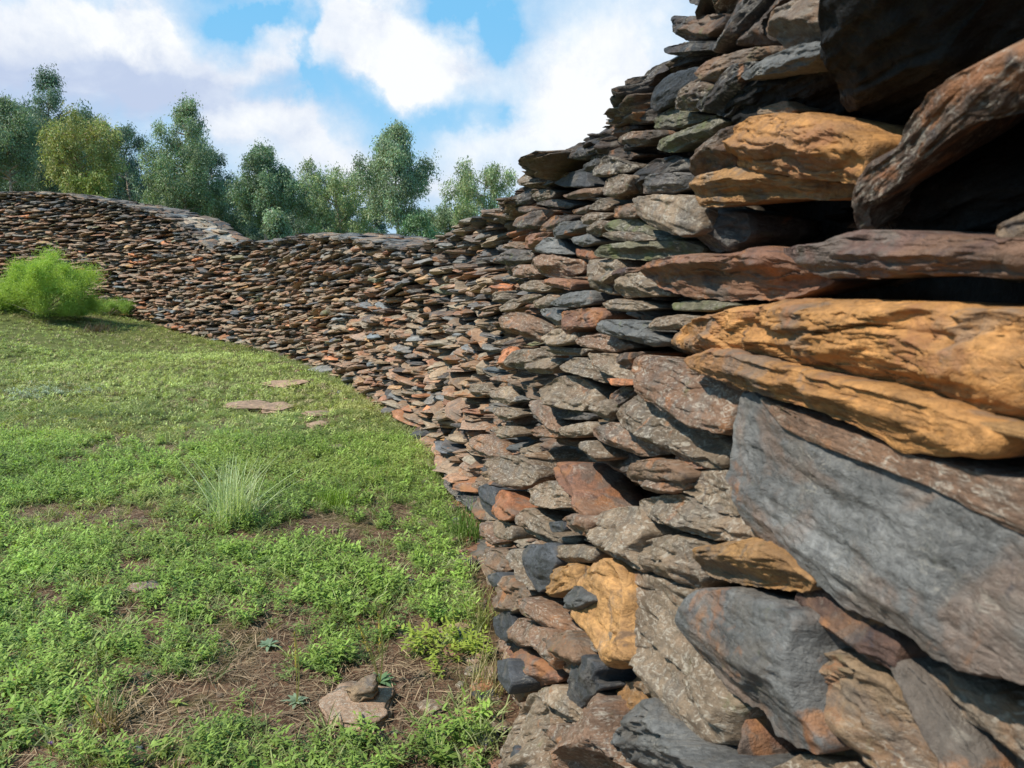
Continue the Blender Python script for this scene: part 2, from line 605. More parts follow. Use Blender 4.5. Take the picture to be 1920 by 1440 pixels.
def add_stone(soup, c, T, N, L, Dp, H, yaw, roll, tilt, key, hi=False, bright=1.0, tpl=None):
    """c centre; T along the wall, N outwards (2D); L length, Dp depth, H thickness"""
    P, q = (TPL_HI if hi else TPL_LO)[tpl if tpl is not None else rng.integers(0, 22)]
    loc = P * [L, Dp, H]
    if rng.random() < 0.5:
        loc = loc * [-1, -1, 1]
    X = np.array([T[0], T[1], 0.0]); Y = np.array([N[0], N[1], 0.0]); Z = np.array([0, 0, 1.0])
    cy, sy = math.cos(yaw), math.sin(yaw)
    X, Y = X * cy + Y * sy, Y * cy - X * sy
    cr, sr = math.cos(roll), math.sin(roll)       # slope along the wall
    X, Z = X * cr + Z * sr, Z * cr - X * sr
    ct, st_ = math.cos(tilt), math.sin(tilt)      # dip outwards
    Y, Z = Y * ct + Z * st_, Z * ct - Y * st_
    V = c + loc[:, :1] * X + loc[:, 1:2] * Y + loc[:, 2:] * Z
    base, ru, li, mo = PAL[key]
    k = bright * rng.uniform(0.72, 1.3)
    hue = rng.normal(0, 0.06)
    col = np.array(base) * k * [1 + hue, 1, 1 - hue]
    off = rng.uniform(-40, 40, 3)
    soup.add(V, q=q, col=col, sc=loc + off, mx=(ru + rng.normal(0, .12), max(0, li + rng.normal(0, .2)), mo), flat=not hi)


def pick(keys, w):
    w = np.array(w, float)
    return keys[int(np.searchsorted(np.cumsum(w / w.sum()), rng.random()))]


KEYS = ['wg', 'br', 'dk', 'db', 'gr', 'sb', 'oc', 'or', 'rd', 'rg', 'tn', 'mo']


def key_for(s, z, top, grd, n):
    """weathered dark slabs near the top, rusty ones lower down"""
    f = (top - z) / max(0.3, top - grd)
    if f < 0.16:
        return pick(KEYS, [5, 1, 7, 3, 3, 1, .1, .0, .3, .8, .2, .5])
    if f < 0.4:
        return pick(KEYS, [4, 4, 2.5, 4, 1.5, .6, .3, .3, 1.5, 2.4, 1, .8])
    r_ = 0.5 + 1.6 * max(0, n)
    return pick(KEYS, [5.0, 4.6, .9, 1.5, 1.0, .35, .35 * r_, .6 * r_, 2.4 * r_, 3.4, 1.8, .2])


stonework = Soup()
# facing stones, laid course by course along the whole wall
srow = 0
z0 = -0.12
pitch = 0.042
while z0 < 3.2:
    s = rng.uniform(0, 0.3) + 0.3
    while s < LEN - 0.5:
        x, y, tx, ty, nx, ny = [float(a) for a in plan_at(s)]
        near = y < 4.6
        L = float(np.clip(rng.gamma(4.5, 0.075), 0.13, 0.70))
        if near:
            L *= 0.85
        wave = 0.045 * math.sin(s * 1.9 + z0 * 1.3) + 0.03 * math.sin(s * 4.3 + 1.7) + 0.055 * math.sin(s * .7)
        z = z0 + wave + rng.normal(0, 0.008)
        top = float(ztop_s(s)); grd = float(zg_s(s))
        if z < top - 0.015 and z > grd - 0.08:
            H = float(np.clip(rng.normal(0.047, 0.013), 0.022, 0.09))
            big = rng.random() < 0.05
            if big:
                H *= 1.6
            off = BATTER * (CAMH - z) + rng.normal(-0.015, 0.034)
            fkey = None
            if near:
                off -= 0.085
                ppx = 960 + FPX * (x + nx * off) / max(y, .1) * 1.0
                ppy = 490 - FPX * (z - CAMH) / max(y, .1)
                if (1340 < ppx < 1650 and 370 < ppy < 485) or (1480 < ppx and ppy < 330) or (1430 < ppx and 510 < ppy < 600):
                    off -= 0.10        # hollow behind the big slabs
                    fkey = 'shade_bk'  # near-black colour paints the shade of the hollow
            Dp = rng.uniform(0.26, 0.42)
            bx = x + nx * (off - Dp * 0.42); by = y + ny * (off - Dp * 0.42)
            nn = fbm(np.array([[s * 0.45, z * 1.1, 3.0]]), 2, 4)[0]
            bias = -0.10 * math.exp(-((s - 15.5) / 3.0) ** 2) - 0.02
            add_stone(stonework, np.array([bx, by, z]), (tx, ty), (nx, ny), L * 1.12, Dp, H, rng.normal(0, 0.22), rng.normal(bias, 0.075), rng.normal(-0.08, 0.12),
                      fkey or key_for(s, z, top, grd, nn), hi=near, bright=(0.5 if z > 1.62 else 1.0) if near else 1.7)  # upper near stones darkened, shade put into their colour
        s += L * rng.uniform(0.78, 0.98)
    z0 += pitch
    srow += 1

# capping slabs across the thickness of the wall, and the upper courses of its far side
THICK = 0.85
s = 0.3
while s < LEN - 0.5:
    x, y, tx, ty, nx, ny = [float(a) for a in plan_at(s)]
    top = float(ztop_s(s))
    slope = (float(ztop_s(s + 0.15)) - float(ztop_s(s - 0.15))) / 0.3
    px = 960 + FPX * x / max(y, .3)
    off0 = BATTER * (CAMH - top)
    for j in range(4):
        pale = 318 < px < 402 and j in (1, 2)
        w = j * 0.24 + rng.uniform(-0.05, 0.05)
        for lay in range(2):
            L = rng.uniform(0.22, 0.46)
            H = rng.uniform(0.035, 0.07)
            c = np.array([x + nx * (off0 - 0.12 - w), y + ny * (off0 - 0.12 - w), top - 0.02 + lay * 0.03 + rng.normal(0, 0.012)])
            add_stone(stonework, c, (tx, ty), (nx, ny), L, rng.uniform(0.26, 0.4), H, rng.normal(0, 0.5), np.clip(math.atan(slope) * 0.8, -.5, .5) + rng.normal(0, 0.06), rng.normal(0, 0.06),
                      pick(['wg', 'dk', 'gr', 'db', 'br'], [3, 3, 1, 2, 2]) if not pale else pick(['wp', 'gr', 'wg'], [5, 2, 1]), hi=(y < 4.6), bright=2.0 if pale else (0.5 if y < 4.6 else 1.0))  # near caps darkened with the same painted shade
    s += 0.17 if y > 4.6 else 0.2
for k in range(9):
    s = 0.4
    while s < LEN - 0.5:
        x, y, tx, ty, nx, ny = [float(a) for a in plan_at(s)]
        top = float(ztop_s(s))
        L = rng.uniform(0.22, 0.45)
        c = np.array([x - nx * THICK, y - ny * THICK, top - 0.05 - k * 0.06])
        add_stone(stonework, c, (tx, ty), (nx, ny), L, 0.3, 0.07, rng.normal(0, .2), rng.normal(0, .05), 0, pick(['wg', 'dk', 'br'], [3, 3, 1]))
        s += L * 0.9

wall = empty('dry_stone_wall', (0.18, 2.5, 0.0))
tag(wall, 'curving dry stone wall of stacked rusty and grey slate slabs', 'stone wall')

# rubble core
C = Soup()
cs = np.linspace(0.1, LEN - 0.4, 420)
x, y, tx, ty, nx, ny = plan_at(cs)
tz = ztop_s(cs) - 0.07
rows = []
for (inw, zz) in ((None, -0.4), (None, 0.5), (None, 1.0), ('t', 0)):
    z = np.minimum(np.full_like(tz, zz), tz - 0.01) if inw is None else tz
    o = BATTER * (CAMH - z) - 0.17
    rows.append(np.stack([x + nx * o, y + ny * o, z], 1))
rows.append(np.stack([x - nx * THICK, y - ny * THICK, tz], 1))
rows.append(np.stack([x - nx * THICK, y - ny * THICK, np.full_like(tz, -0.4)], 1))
R = np.array(rows)
J = np.arange(R.shape[0] * R.shape[1]).reshape(R.shape[0], R.shape[1])
q = np.stack([J[:-1, :-1].ravel(), J[:-1, 1:].ravel(), J[1:, 1:].ravel(), J[1:, :-1].ravel()], 1)
C.add(R.reshape(-1, 3), q=q)
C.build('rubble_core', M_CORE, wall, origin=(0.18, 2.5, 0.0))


# ---- face stones traced one by one on the near stretch of the wall
def ray(px, py):
    uu = (px - 960) / FPX
    vv = (720 - py) / FPX
    return np.array([uu, math.cos(PITCH) + vv * math.sin(PITCH), -math.sin(PITCH) + vv * math.cos(PITCH)])


def wall_hit(px, py):
    """where a line of sight meets the near face (a plane here)"""
    d = ray(px, py)
    # X = (4 - Y)/8.5 - BATTER*(CAMH - z)   with X=t dx, Y=t dy, z=CAMH+t dz
    den = d[0] + d[1] / 8.5 - BATTER * d[2]
    t = (4.0 / 8.5) / den
    return t * d + np.array([0, 0, CAMH])


def resample(poly, n):
    P = np.array(poly, float)
    for cut in (0.2, 0.25):  # ease the corners once
        Q = np.roll(P, -1, 0)
        P = np.stack([P * .87 + Q * .13, P * .13 + Q * .87], 1).reshape(-1, 2) if cut == 0.2 else P
    Pc = np.vstack([P, P[:1]])
    d = np.r_[0, np.cumsum(np.linalg.norm(np.diff(Pc, axis=0), axis=1))]
    t = np.linspace(0, d[-1], n, endpoint=False)
    return np.stack([np.interp(t, d, Pc[:, 0]), np.interp(t, d, Pc[:, 1])], 1), d[-1]


def hero(poly_px, key, prot=0.0, bulge=1.0, ridge=None, down=0.0, seed=0, lmax=0.42, bright=1.0, facing=None, layers=0.0, area=0, depth=None, rust=None, plain=False):
    P0 = np.array(poly_px, float)
    cpx = P0.mean(0)
    w = np.ptp(P0[:, 0])
    c = wall_hit(*cpx)
    dist = c[1]
    r = np.random.default_rng(seed + 5000)
    # bearing of the stone's face: along the wall, turned towards the viewer when the wall is seen edge on
    vd = math.atan2(cpx[0] - 960, FPX)                  # bearing of sight line from +Y
    wb = -math.atan(1 / 8.5)                            # bearing of the wall
    a_wall = vd - wb
    need = math.asin(min(0.8, w * dist / FPX / lmax))
    alpha = min(max(a_wall, need), math.radians(48))
    if facing is not None:
        alpha = math.radians(facing)
    b = vd - alpha
    T = np.array([math.sin(b), math.cos(b), 0.0])
    N = np.array([-math.cos(b), math.sin(b), 0.0])       # towards the viewer's side
    dn_ = math.radians(down)                             # the face of an overhanging slab looks down
    U = np.array([N[0] * math.sin(dn_), N[1] * math.sin(dn_), math.cos(dn_)])
    N = np.array([N[0] * math.cos(dn_), N[1] * math.cos(dn_), -math.sin(dn_)])
    c = c + N * prot
    O = np.array([0, 0, CAMH])

    def onplane(p):
        d = ray(*p)
        t = np.dot(c - O, N) / np.dot(d, N)
        h = O + t * d - c
        return np.dot(h, T), np.dot(h, U)
    ab = np.array([onplane(p) for p in P0])
    ext = np.ptp(ab, axis=0)
    size = float(np.hypot(*ext))
    res = 56 if area < 2500 else (84 if area < 12000 else (140 if area < 60000 else 220))
    K = 12 if area < 2500 else (18 if area < 12000 else (34 if area < 60000 else 60))
    rim, per = resample(ab, res)
    nrm = np.stack([np.roll(rim, -1, 0)[:, 1] - np.roll(rim, 1, 0)[:, 1], -(np.roll(rim, -1, 0)[:, 0] - np.roll(rim, 1, 0)[:, 0])], 1)
    nrm /= np.linalg.norm(nrm, axis=1)[:, None] + 1e-9
    cen = ab.mean(0)
    if np.mean(np.sum(nrm * (rim - cen), 1)) < 0:
        nrm = -nrm
    # principal axis
    ev, evec = np.linalg.eigh(np.cov((rim - cen).T))
    ax = evec[:, 1]
    if ax[0] < 0:
        ax = -ax
    sx = np.sqrt(ev)
    Lh = 1.7 * sx[1]; Th = 1.7 * sx[0]
    jn = fbm(np.stack([rim[:, 0] / Th * 1.5, rim[:, 1] / Th * 1.5, np.full(res, seed * 1.3)], 1), 3, seed)
    jn = np.round(jn * 5) / 5 * .6 + jn * .4
    jn2 = fbm(np.stack([rim[:, 0] / Th * 7, rim[:, 1] / Th * 7, np.full(res, seed * 1.3)], 1), 3, seed + 3)
    rim = rim + nrm * ((jn * 0.09 + jn2 * 0.05) * Th)[:, None]
    med = (rim - cen) @ ax
    med = cen + np.outer(np.clip(med, -0.55 * Lh, 0.55 * Lh), ax) * 0.9
    q2 = np.array([-ax[1], ax[0]])
    if q2[1] < 0:
        q2 = -q2
    rd = ridge if ridge is not None else r.uniform(-0.55, 0.1)
    rr = 1 - np.linspace(0, 1, K) ** 1.3
    B = bulge * 0.66 * Th
    cellA = r.uniform(-1.2, 1.2, (13, 2)); cellAo = r.uniform(-1, 1, 13); cellAg = r.normal(0, .5, (13, 2))
    cellB = r.uniform(-1.3, 1.3, (70, 2)); cellBo = r.uniform(-1, 1, 70); cellBg = r.normal(0, .8, (70, 2))
    V = []; SC = []
    q_ = r.uniform(0, 1, 12)
    FAC = [(0.1 * (q_[0] - .5), 0.55 + 0.8 * q_[1], 0.95), (0.2 * (q_[2] - .5), -(1.0 + 1.3 * q_[3]), 0.98), (0.7 + 0.8 * q_[4], 0.5 * (q_[5] - .5), 1.35), (-(0.7 + 0.8 * q_[6]), 0.5 * (q_[7] - .5), 1.35),
           (0.5 * q_[8], 0.7 * (q_[9] - .2), 1.05)]
    if plain:
        FAC = [(0.05, 0.70, 0.80), (-0.05, -1.5, 0.85), (-1.2, 0.0, 1.5)]
    PL = 0.30 if plain else 1.0
    EDGE = 5.0 + 9 * q_[10]
    CHIP = (1.0 if layers > -.1 else .35) * (.5 if plain else 1)
    NLAY = 2.2 + 2.6 * q_[11]
    LAMP = max(0.03, 0.34 + 0.3 * layers) * (.35 if plain else 1)
    # front rings
    for i, k in enumerate(rr):
        p = med + (rim - med) * k
        la = (p - cen) @ ax / Lh
        lb = (p - cen) @ q2 / Th
        dome = (1 - k ** 2.6)
        pts3 = np.stack([la * Lh / Th * 1.2, lb * 1.2, np.full(len(la), seed * 2.1)], 1)
        n1 = fbm(pts3 * [0.8, 1.3, 1], 4, seed + 1)
        n0 = fbm(pts3 * 0.7 + 5, 2, seed + 4)
        # split faces: a few planes meeting in edges, cut off steeply at the rim
        wob = 0.14 * n0 * PL
        f = np.full(len(la), 1.0)
        for gx_, gy_, d_ in FAC:
            f = np.minimum(f, d_ - gx_ * (la + wob) - gy_ * (lb + wob - rd))
        f = np.minimum(f, (1.0 - k) * EDGE + 0.04)
        f = np.clip(f, 0.0, None)
        st_ = fbm(pts3 * [0.8, 7.0, 1] + [0, 0, 9], 3, seed + 2)
        ter = np.round(n1 * 4.5) / 4.5 - n1                      # split-slate terraces
        ed = min(1.0, (1 - k) * 6)
        # cleavage layers running along the stone, each broken off at its own depth
        LL = lb * NLAY + 0.9 * n0 + 0.25 * n1
        li_ = np.floor(LL); lf = LL - li_
        sg = la * 1.3 + li_ * 0.37 + 0.5 * n1
        z0_ = np.zeros_like(li_)
        sgi = np.floor(sg); sf = np.clip((sg - sgi - .85) / .15, 0, 1)
        def lay(idx):
            return hash3(idx, sgi, z0_, seed) * (1 - sf) + hash3(idx, sgi + 1, z0_, seed) * sf
        bl = np.clip((lf - 0.8) / 0.2, 0, 1)
        step = lay(li_) * (1 - bl) + lay(li_ + 1) * bl - 0.5
        pq = np.stack([la + .10 * n1, lb + .12 * n0], 1)
        ch = 0
        for cc_, co_, cg_, am_ in ((cellA, cellAo, cellAg, .10), (cellB, cellBo, cellBg, .045)):
            dd_ = ((pq[:, None, :] - cc_[None]) ** 2 * [1, .55]).sum(2)
            jj = dd_.argmin(1)
            ch = ch + am_ * (co_[jj] + (cg_[jj] * (pq - cc_[jj])).sum(1))
        hh = B * (f + 0.20 * PL * n1 * ed + CHIP * ch * ed + 0.10 * st_ * (0.35 + ed) + (0.25 + .4 * layers) * PL * ter * ed + LAMP * step * ed)
        hh = hh + 0.022 * Th * fbm(pts3 * 9, 3, seed + 8)
        V.append(c + np.outer(p[:, 0], T) + np.outer(p[:, 1], U) + np.outer(hh, N))
        SC.append(np.stack([(p - cen) @ ax, hh, (p - cen) @ q2], 1))
    # back rings
    dep = depth if depth is not None else min(0.2, 0.10 + 0.5 * Th)
    back = []; backS = []
    for dd, k in ((0.12, 0.99), (0.35, 0.93), (0.7, 0.8), (1.0, 0.6), (1.0, 0.0)):
        p = med + (rim - med) * k
        sh = -dd * dep + 0.05 * Th * fbm(np.stack([p[:, 0] / Th * 3, p[:, 1] / Th * 3, np.full(len(p), dd * 7)], 1), 2, seed)
        back.append(c + np.outer(p[:, 0], T) + np.outer(p[:, 1], U) + np.outer(sh, N))
        backS.append(np.stack([(p - cen) @ ax, sh, (p - cen) @ q2], 1))
    allV = back[::-1] + V
    allS = backS[::-1] + SC
    A = np.array(allV)
    nr = len(allV)
    J = np.arange(nr * res).reshape(nr, res)
    a_ = J[:-1]; b_ = J[1:]
    qd = np.stack([a_.ravel(), np.roll(a_, -1, 1).ravel(), np.roll(b_, -1, 1).ravel(), b_.ravel()], 1)
    base, ru, li, mo = PAL[key]
    col = np.array(base) * bright * r.uniform(0.9, 1.12)
    return A.reshape(-1, 3), qd, col, np.concatenate(allS) + r.uniform(-40, 40, 3), (ru if rust is None else rust, li, mo), c


r_s = [lambda s: 0.35 + 0.55 * ((s * 7919) % 100) / 100, lambda s: 0.5 + 0.6 * ((s * 104729) % 100) / 100, lambda s: -0.3 + 0.6 * ((s * 1299709) % 100) / 100]

R3 = (2.0, 1200, 0); R2 = (2.4, 860, 200); R4 = (1.8, 840, 640); R5 = (1.946, 1200, 700); RP = (1.0, 0, 0)
H = []


def h(R, key, pts, prot=0.0, **kw):
    H.append((R, key, pts, prot, kw))

# upper right
h(R3, 'dk', [(160,-40),(420,-40),(370,-5),(330,40),(260,30),(200,12)], 0.0)
h(R3, 'db', [(115,60),(190,62),(330,48),(320,110),(290,150),(180,158),(130,115)], 0.02)
h(R3, 'dk', [(88,180),(180,155),(320,152),(315,190),(230,192),(160,215),(100,200)], 0.03)
h(R3, 'dk', [(315,195),(345,60),(390,-40),(480,-50),(430,60),(400,150),(330,200)], 0.02)
h(R3, 'db', [(400,180),(425,60),(470,-50),(600,-60),(540,40),(520,90),(530,172),(440,182)], 0.0)
h(R3, 'br', [(500,90),(530,30),(580,0),(660,-40),(770,-40),(770,90),(700,150),(600,170),(545,185),(510,140)], 0.06, label='rounded brown stone near the top of the wall')
h(R3, 'shade_bk', [(700,-150),(1100,-220),(1700,-200),(1760,120),(1440,190),(1150,300),(950,470),(850,440),(790,330),(770,200),(730,110),(690,20)], 0.04, bulge=.5, lmax=.8, depth=.3, down=50, label='very large slab overhanging at the top right, its shade painted black')  # face turned down out of the sun and coloured black as shade
h(R3, 'shade_bk', [(395,300),(600,262),(750,190),(830,300),(800,440),(700,470),(560,440),(420,470),(330,450),(350,360)], 0.0, down=45)  # underside of the slab above, its shade painted black
h(R3, 'gr', [(372,285),(480,210),(600,165),(735,148),(752,165),(720,200),(640,250),(560,275),(480,285),(395,302)], 0.07, ridge=-.2, label='smooth blue grey slab catching the light near the top')
h(R3, 'br', [(218,270),(250,225),(400,180),(530,172),(545,190),(450,230),(350,260),(300,320),(250,305)], 0.04, bulge=1.2)
h(R3, 'dk', [(0,330),(30,260),(150,205),(240,190),(330,192),(230,235),(120,255),(60,325),(0,385)], 0.0)
h(R3, 'sb', [(45,400),(60,330),(110,280),(220,245),(235,290),(170,340),(120,390),(60,420)], 0.03)
h(R3, 'wg', [(135,385),(180,310),(230,288),(305,325),(270,365),(200,415),(145,410)], 0.04)
h(R3, 'dk', [(220,400),(290,340),(350,240),(460,225),(410,300),(390,340),(330,440),(250,420)], 0.05)
h(R3, 'mo', [(60,455),(130,390),(220,425),(300,435),(170,480),(90,510)], 0.0, bright=.8)
h(R3, 'mo', [(60,560),(80,520),(180,480),(290,440),(322,455),(280,500),(200,530),(120,575)], 0.04, bright=1.15, label='stone coated with green moss')
h(R3, 'br', [(-10,490),(60,487),(80,515),(40,545),(-10,545)], 0.0)
h(R3, 'og', [(355,620),(380,480),(440,428),(620,422),(760,448),(900,520),(890,600),(850,700),(640,670),(480,650),(370,650)], 0.05, layers=.5, bulge=.8, ridge=.1, label='big bright orange block with split layers')
h(R3, 'br', [(230,600),(250,545),(330,490),(400,458),(372,560),(358,650),(235,680)], 0.06)
h(R3, 'oc', [(202,690),(240,655),(360,620),(480,640),(640,665),(830,690),(835,735),(700,752),(520,745),(350,768),(230,778),(205,740)], 0.045, ridge=.35)
h(R3, 'tn', [(445,425),(470,400),(545,376),(600,415),(560,432),(480,436)], 0.03)
h(R3, 'dk', [(210,820),(240,790),(320,785),(400,800),(420,880),(360,940),(270,948),(235,880)], 0.0)
h(R3, 'rg', [(815,690),(860,610),(960,570),(1000,450),(1100,330),(1300,230),(1420,175),(1560,170),(1560,400),(1330,420),(1180,520),(1060,640),(960,730),(890,770),(890,855),(832,865),(820,780)], 0.07, lmax=.7, bulge=.7, ridge=-.3, bright=.38, down=28, depth=.28, label='large steeply tilted purple and grey slab')
h(R3, 'shade_bk', [(900,780),(1060,680),(1300,660),(1600,640),(1700,860),(1400,870),(1000,880),(900,850)], -0.02, lmax=.7, down=45)  # shaded underside, the shade painted into its colour
h(R3, 'oc', [(1360,905),(1400,840),(1520,760),(1700,720),(1700,930),(1450,945)], 0.03, bright=.8)
h(R3, 'rd', [(8,1022),(60,980),(200,955),(400,945),(480,920),(530,935),(680,1010),(740,1060),(560,1122),(400,1132),(200,1118),(80,1080)], 0.05, ridge=.3, lmax=.6, label='long narrow rusty red stone')
h(R3, 'dr', [(520,935),(700,905),(790,865),(960,868),(1200,890),(1440,900),(1600,900),(1600,1040),(1300,1035),(1060,1030),(860,1040),(680,1040)], 0.07, lmax=.8, ridge=.0, bright=1.5, bulge=.8, depth=.3)
# the two big orange slabs
h(RP, 'og', [(1262,642),(1300,600),(1380,578),(1515,562),(1700,566),(1900,580),(2060,590),(2060,810),(1900,812),(1760,775),(1600,728),(1450,700),(1340,675),(1285,655)], 0.06, lmax=1.0, ridge=.1, layers=.6, bulge=.75, depth=.3, label='huge bright orange slab with a flaking face')
h(RP, 'og', [(1278,672),(1350,650),(1500,690),(1700,735),(1800,775),(1900,810),(1870,862),(1780,858),(1690,850),(1640,815),(1560,780),(1490,758),(1400,732),(1300,695)], 0.085, lmax=.7, ridge=.2, layers=.6, bulge=.6, label='thinner orange slab under the huge one')
h(RP, 'oc', [(1750,777),(1840,790),(1960,812),(2060,830),(2060,850),(1960,838),(1850,805)], 0.09, lmax=.6)
# big grey slab
h(R5, 'gr', [(372,66),(420,75),(560,140),(800,230),(1000,300),(1200,350),(1410,400),(1650,450),(1700,1250),(1410,1150),(1250,1100),(1130,1050),(1050,985),(960,935),(870,915),(780,870),(740,830),(650,760),(560,660),(480,600),(420,530),(390,450),(365,370),(362,180)], 0.055, lmax=1.1, ridge=-.25, bulge=.42, bright=1.35, depth=.3, rust=.06, plain=True, label='largest grey slab, with a pointed left end')
h(R5, 'rg', [(425,80),(560,140),(800,230),(1000,300),(1200,350),(1410,400),(1650,450),(1650,650),(1400,590),(1250,520),(1100,430),(900,350),(640,260),(520,195)], 0.075, lmax=1.1, bulge=.5, ridge=-.4, plain=True, depth=.2, label='thin reddish brown layer lying along the top of the largest grey slab')
h(R5, 'oc', [(225,660),(240,632),(340,615),(470,600),(560,650),(650,765),(610,790),(500,785),(380,770),(270,755),(235,720)], 0.05, layers=-.25, ridge=.3, label='smooth rounded ochre stone')
h(R5, 'gr', [(195,860),(250,772),(330,780),(480,830),(600,870),(620,1100),(640,1250),(680,1375),(560,1350),(490,1320),(480,1270),(430,1230),(330,1150),(270,1080),(220,990),(205,930)], 0.05, lmax=.6, ridge=.15, bulge=.6, rust=.06, plain=True, bright=1.1, label='slate blue leaf shaped slab')
h(R5, 'dr', [(590,840),(600,790),(640,765),(760,830),(900,920),(960,1000),(960,1090),(860,1060),(740,980),(640,900)], 0.04, lmax=.5, layers=-.25, label='dark red smooth stone')
h(R5, 'tn', [(590,960),(603,875),(660,910),(760,990),(930,1090),(1000,1180),(1100,1330),(1200,1600),(720,1600),(660,1330),(610,1230)], 0.02, lmax=.7, bulge=.7)
h(R5, 'db', [(900,930),(965,1000),(1090,1180),(1260,1450),(1280,1600),(1180,1600),(1040,1280),(930,1080)], 0.03, lmax=.6, bright=1.3)
h(R5, 'tn', [(940,960),(1000,980),(1100,1050),(1250,1110),(1410,1170),(1650,1250),(1650,1600),(1290,1600),(1150,1290),(1060,1130)], 0.01, lmax=.8, bulge=.6, bright=.8)
h(R5, 'wp', [(-5,460),(130,440),(260,470),(420,540),(480,600),(400,615),(300,612),(200,580),(80,540),(0,510)], 0.04, ridge=-.2, lmax=.5)
h(R5, 'wg', [(150,370),(260,345),(370,370),(390,450),(425,530),(330,510),(250,460),(180,420)], 0.03)
h(R5, 'or', [(140,300),(170,278),(230,300),(275,345),(200,352),(150,340)], 0.03, bright=.8)
h(R5, 'rg', [(0,350),(60,315),(140,330),(165,360),(195,410),(150,440),(60,435),(10,400)], 0.04)
h(R5, 'rd', [(385,1200),(450,1235),(480,1330),(490,1600),(370,1600)], 0.0, label='upright stone with a red streak')
h(R5, 'wg', [(500,1440),(560,1400),(700,1400),(820,1560),(560,1600),(480,1520)], 0.03)
# middle right
h(R4, 'wg', [(575,250),(620,190),(680,165),(760,230),(880,300),(1000,340),(1000,430),(900,430),(780,375),(640,320)], 0.04, lmax=.5)
h(R4, 'rg', [(625,90),(640,50),(760,60),(850,100),(970,130),(1010,170),(1000,320),(900,300),(800,250),(700,190),(650,140)], 0.05, lmax=.55, bright=.95)
h(R4, 'wp', [(465,40),(560,42),(620,80),(655,145),(580,122),(510,92)], 0.03)
h(R4, 'wg', [(385,80),(430,52),(510,75),(600,130),(540,142),(470,120),(400,100)], 0.03)
h(R4, 'wg', [(308,165),(370,118),(430,113),(500,158),(525,212),(480,238),(400,228),(340,202)], 0.05, bright=1.1)
h(R4, 'rg', [(488,290),(560,273),(680,318),(765,378),(680,392),(580,362),(500,322)], 0.04)
h(R4, 'dk', [(520,350),(640,385),(660,430),(600,450),(540,410)], -.01)
h(R4, 'br', [(618,450),(640,410),(700,393),(790,410),(835,450),(805,512),(720,512),(640,482)], 0.04)
h(R4, 'wg', [(668,700),(700,662),(800,650),(900,690),(880,740),(890,800),(835,855),(740,792),(680,750)], 0.03)
h(R4, 'wp', [(498,620),(550,560),(640,555),(690,640),(675,700),(700,785),(620,765),(560,720),(515,670)], 0.03)
h(R4, 'oc', [(463,800),(480,757),(520,738),(565,760),(595,850),(605,950),(645,1085),(600,1092),(560,1102),(510,1020),(463,930),(490,870)], 0.05, bulge=.5, bright=1.35, label='upright pale ochre stone')
h(R4, 'wp', [(562,800),(600,768),(700,788),(765,830),(840,880),(860,960),(910,1080),(1010,1200),(1000,1360),(900,1410),(800,1335),(750,1200),(720,1085),(640,1062),(600,990),(568,900)], 0.03, lmax=.55, bulge=.6, bright=.85)
h(R4, 'wg', [(132,400),(210,382),(290,418),(315,470),(260,503),(170,462)], 0.04)
h(R4, 'rg', [(82,330),(110,310),(185,340),(215,392),(150,398),(108,370)], 0.04)
h(R4, 'sb', [(98,492),(140,478),(178,540),(205,602),(160,605),(113,560)], 0.02)
h(R4, 'or', [(170,508),(190,498),(224,600),(178,606)], 0.04)
h(R4, 'wp', [(268,500),(340,468),(402,500),(435,562),(360,565),(300,552)], 0.04)
h(R4, 'wg', [(233,590),(270,558),(342,598),(385,650),(465,660),(450,692),(340,684),(258,642)], 0.04)
h(R4, 'sb', [(338,610),(392,606),(395,640),(350,645)], 0.06)
h(R4, 'rd', [(378,410),(432,406),(445,470),(496,592),(470,606),(418,520)], 0.04)
h(R4, 'rg', [(388,600),(440,578),(494,600),(485,662),(420,645)], 0.05)
h(R4, 'wg', [(363,690),(430,686),(515,700),(505,748),(400,748),(363,722)], 0.04)
h(R4, 'sb', [(268,690),(350,682),(373,740),(355,835),(300,845),(272,772)], 0.05, label='dark slate blue slab in the lower face')
h(R4, 'oc', [(358,770),(432,748),(445,832),(400,865),(353,856)], 0.04)
h(R4, 'gr', [(393,880),(430,818),(494,870),(462,914),(410,904)], 0.06, bright=.8)
h(R4, 'sb', [(148,935),(200,902),(228,960),(212,1022),(168,992)], 0.07, bright=.8)
h(R4, 'sb', [(133,788),(172,778),(188,822),(150,830)], 0.05)
h(R4, 'sb', [(425,1080),(470,1056),(514,1088),(505,1150),(524,1168),(430,1255),(412,1200),(422,1150)], 0.05, bright=.75, label='black angular slate in the lower face')
h(R4, 'or', [(508,1060),(560,1056),(566,1112),(518,1155)], 0.03)
h(R4, 'br', [(348,1000),(400,978),(444,1010),(466,1080),(420,1135),(368,1082)], 0.04)
h(R4, 'rg', [(288,960),(340,978),(374,1050),(364,1114),(320,1062)], 0.04)
h(R4, 'rd', [(212,1060),(250,1036),(332,1078),(386,1150),(300,1165),(230,1226),(208,1120)], 0.04, bright=1.2, bulge=.7)
h(R4, 'rg', [(248,860),(330,896),(444,960),(486,1002),(400,1005),(320,962),(256,922)], 0.04)
h(R4, 'br', [(190,790),(232,800),(296,850),(274,902),(235,926),(200,870)], 0.03)
h(R4, 'oc', [(518,1150),(640,1148),(694,1250),(640,1266),(570,1222),(516,1202)], 0.02, label='flat ochre stone beside a black slate')
h(R4, 'tn', [(640,1070),(720,1078),(745,1180),(700,1206),(650,1132)], 0.02, layers=-.3)
h(R4, 'gr', [(638,1330),(660,1258),(720,1196),(795,1300),(900,1400),(1000,1460),(960,1560),(640,1560)], 0.04, lmax=.5)
